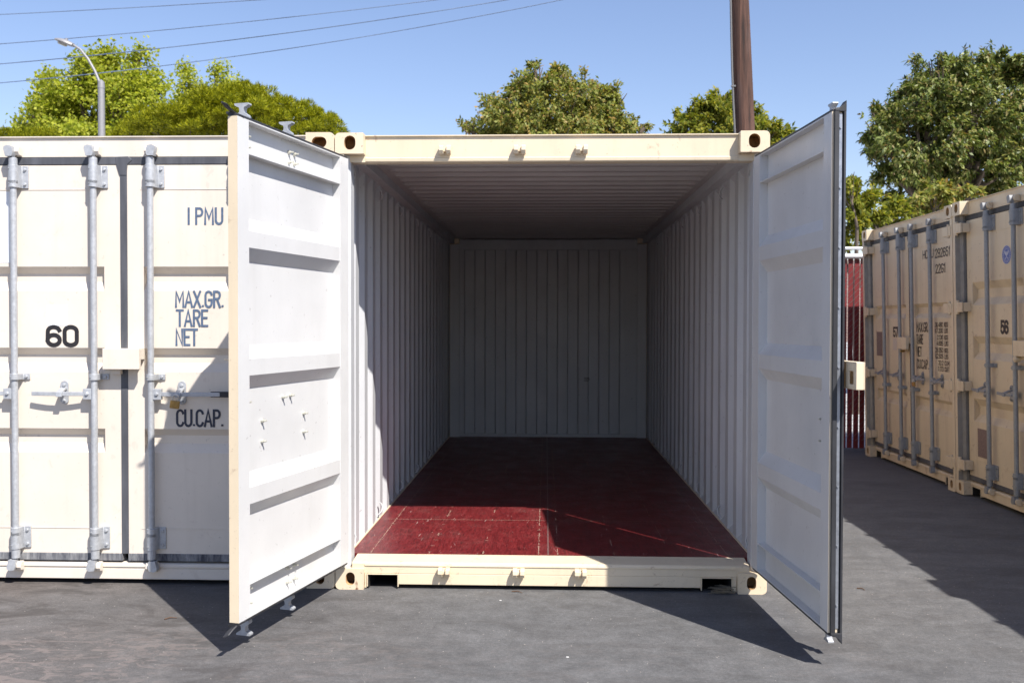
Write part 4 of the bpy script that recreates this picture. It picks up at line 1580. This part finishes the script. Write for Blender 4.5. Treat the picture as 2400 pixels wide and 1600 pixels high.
# broad round tree behind the open container
tree('round_tree', [(1290, 275, 165, 95, 0), (1210, 290, 110, 75, -.6), (1400, 285, 105, 80, .4), (1275, 200, 85, 45, 0), (1370, 215, 80, 45, .4), (1160, 300, 70, 55, .2), (1460, 300, 62, 60, -.3), (1220, 225, 50, 45, -.3), (1440, 240, 45, 45, 0), (1315, 165, 18, 20, 0), (1255, 165, 22, 22, 0), (1105, 310, 35, 35, 0), (1510, 300, 24, 32, 0), (1290, 350, 200, 60, 0)],
     22, LEAF_OAK, 'whorl', 4000, 10, .112, .055, .11, .50, 'round olive green tree centred above the open container', 'tree', 15, None, .2, .25, rr=(.80, 1.12))
# yellow-green tree behind the pole
tree('bushy_tree', [(1680, 300, 95, 65, 0), (1610, 305, 55, 52, .2), (1740, 290, 60, 52, .3), (1800, 320, 60, 42, -.2), (1700, 250, 52, 34, 0), (1640, 262, 40, 32, 0), (1840, 330, 40, 34, .2), (1590, 330, 40, 40, 0)],
     23, LEAF_YEL, 'whorl', 1700, 9, .135, .060, .11, .45, 'yellow green bushy tree behind the wooden utility pole', 'tree', 16, None, .16, .40)
# big dark tree on the right
tree('dark_leafy_tree', [(2240, 290, 150, 130, 0), (2150, 330, 120, 120, -.5), (2330, 240, 140, 110, .3), (2200, 190, 95, 60, 0), (2110, 300, 75, 95, .2), (2300, 165, 90, 45, .2), (2080, 380, 55, 70, 0), (2140, 440, 85, 60, .3), (2400, 300, 130, 150, .5), (2300, 400, 110, 55, 0), (2440, 180, 110, 70, .4), (2050, 300, 28, 50, 0), (2230, 470, 75, 42, .3), (2160, 225, 50, 40, -.2)],
     18, LEAF_DRK, 'whorl', 7200, 10, .112, .042, .08, .65, 'large dark green tree with drooping leaves behind containers 57 and 56', 'tree', 17, None, .24, .40, br=20, rr=(.80, 1.12))
# small yellow-green bushes under it
tree('bushy_tree', [(2000, 470, 52, 60, 0), (2035, 500, 45, 50, .2), (1985, 420, 34, 36, -.2), (1990, 540, 50, 40, .1), (2090, 510, 50, 40, .3)],
     15.5, LEAF_YEL, 'whorl', 520, 9, .115, .050, .09, .4, 'small yellow green bush over the white fence rail, left of the dark tree', 'shrub', 18, None, .08, .40)
tree('bushy_tree', [(2130, 480, 60, 36, 0), (2190, 462, 50, 36, .2), (2080, 520, 46, 30, .1), (2250, 448, 52, 30, .3)],
     16.5, LEAF_OAK, 'whorl', 420, 9, .115, .050, .09, .4, 'olive green shrub showing just over the roof edge of container 57', 'shrub', 19, None, .08, .40)

# ------------------------------------------------------------------ small loose things on the ground
mb = MB()
for i in range(46):
    a = rnd.uniform(-.35, .35) + (math.pi if rnd.random() < .5 else 0)
    L_ = rnd.uniform(.04, .115)
    c_ = Vector((rnd.uniform(-.03, .05), rnd.uniform(-.035, .05), .006 + rnd.uniform(0, .030)))
    dv = Vector((math.cos(a), math.sin(a) * .6, rnd.uniform(-.10, .06))) * L_ / 2
    mb.cyl(c_ - dv, c_ + dv, .0018, .0012, 5)
sb = mb.build('straw_bundle', [STRAW], None)
sb.location = (2.185, .005, .001)
tag(sb, 'small heap of dry straw lying in the right fork pocket', 'straw')


def twig(loc, L_, ang, label):
    mb = MB()
    mb.tube([(-L_ / 2, 0, .004), (0, .010, .007), (L_ / 2, -.004, .004)], [.0035, .003, .0015], 5)
    o = mb.build('twig', [TWIG], None, 60)
    o.location = loc
    o.rotation_euler = (0, 0, ang)
    tag(o, label, 'twig', 'twigs on the asphalt')


def on_ground(px_, py_):
    d = FWD + RGT * ((px_ - 1200) / FPX) - UPV * ((py_ - 800) / FPX)
    return Vector(CAM + d * (-CAM[2] / d[2]))


twig(on_ground(1212, 1388), .065, -.35, 'short dark twig just in front of the sunny sill of the open container')
twig(on_ground(400, 1450), .06, .5, 'small twig on the asphalt by the left open door shadow')
twig(on_ground(2018, 1381), .05, -.8, 'small curled twig on the asphalt right of the shaded open door')
for px_, py_, s, lbl in ((1330, 1540, .007, 'white paper scrap on the asphalt near the bottom middle of the photo'), (1173, 1407, .006, 'tiny white scrap on the asphalt in front of the sunny part of the sill')):
    mb = MB()
    vs = [(s * a, s * b, .003 + s * c_) for a, b, c_ in ((-1, -.2, 0), (-.3, .35, .15), (.5, .15, .05), (1, -.25, .2), (.1, -.4, .02))]
    mb.prism([(a, b) for a, b, c_ in vs], lambda a, b: (a, b, .0015), lambda a, b: (a * .9, b * .9, .004 + .2 * abs(a)))
    o_ = mb.build('paper_scrap', [SCRAP], None)
    o_.location = on_ground(px_, py_)
    tag(o_, lbl, 'litter')
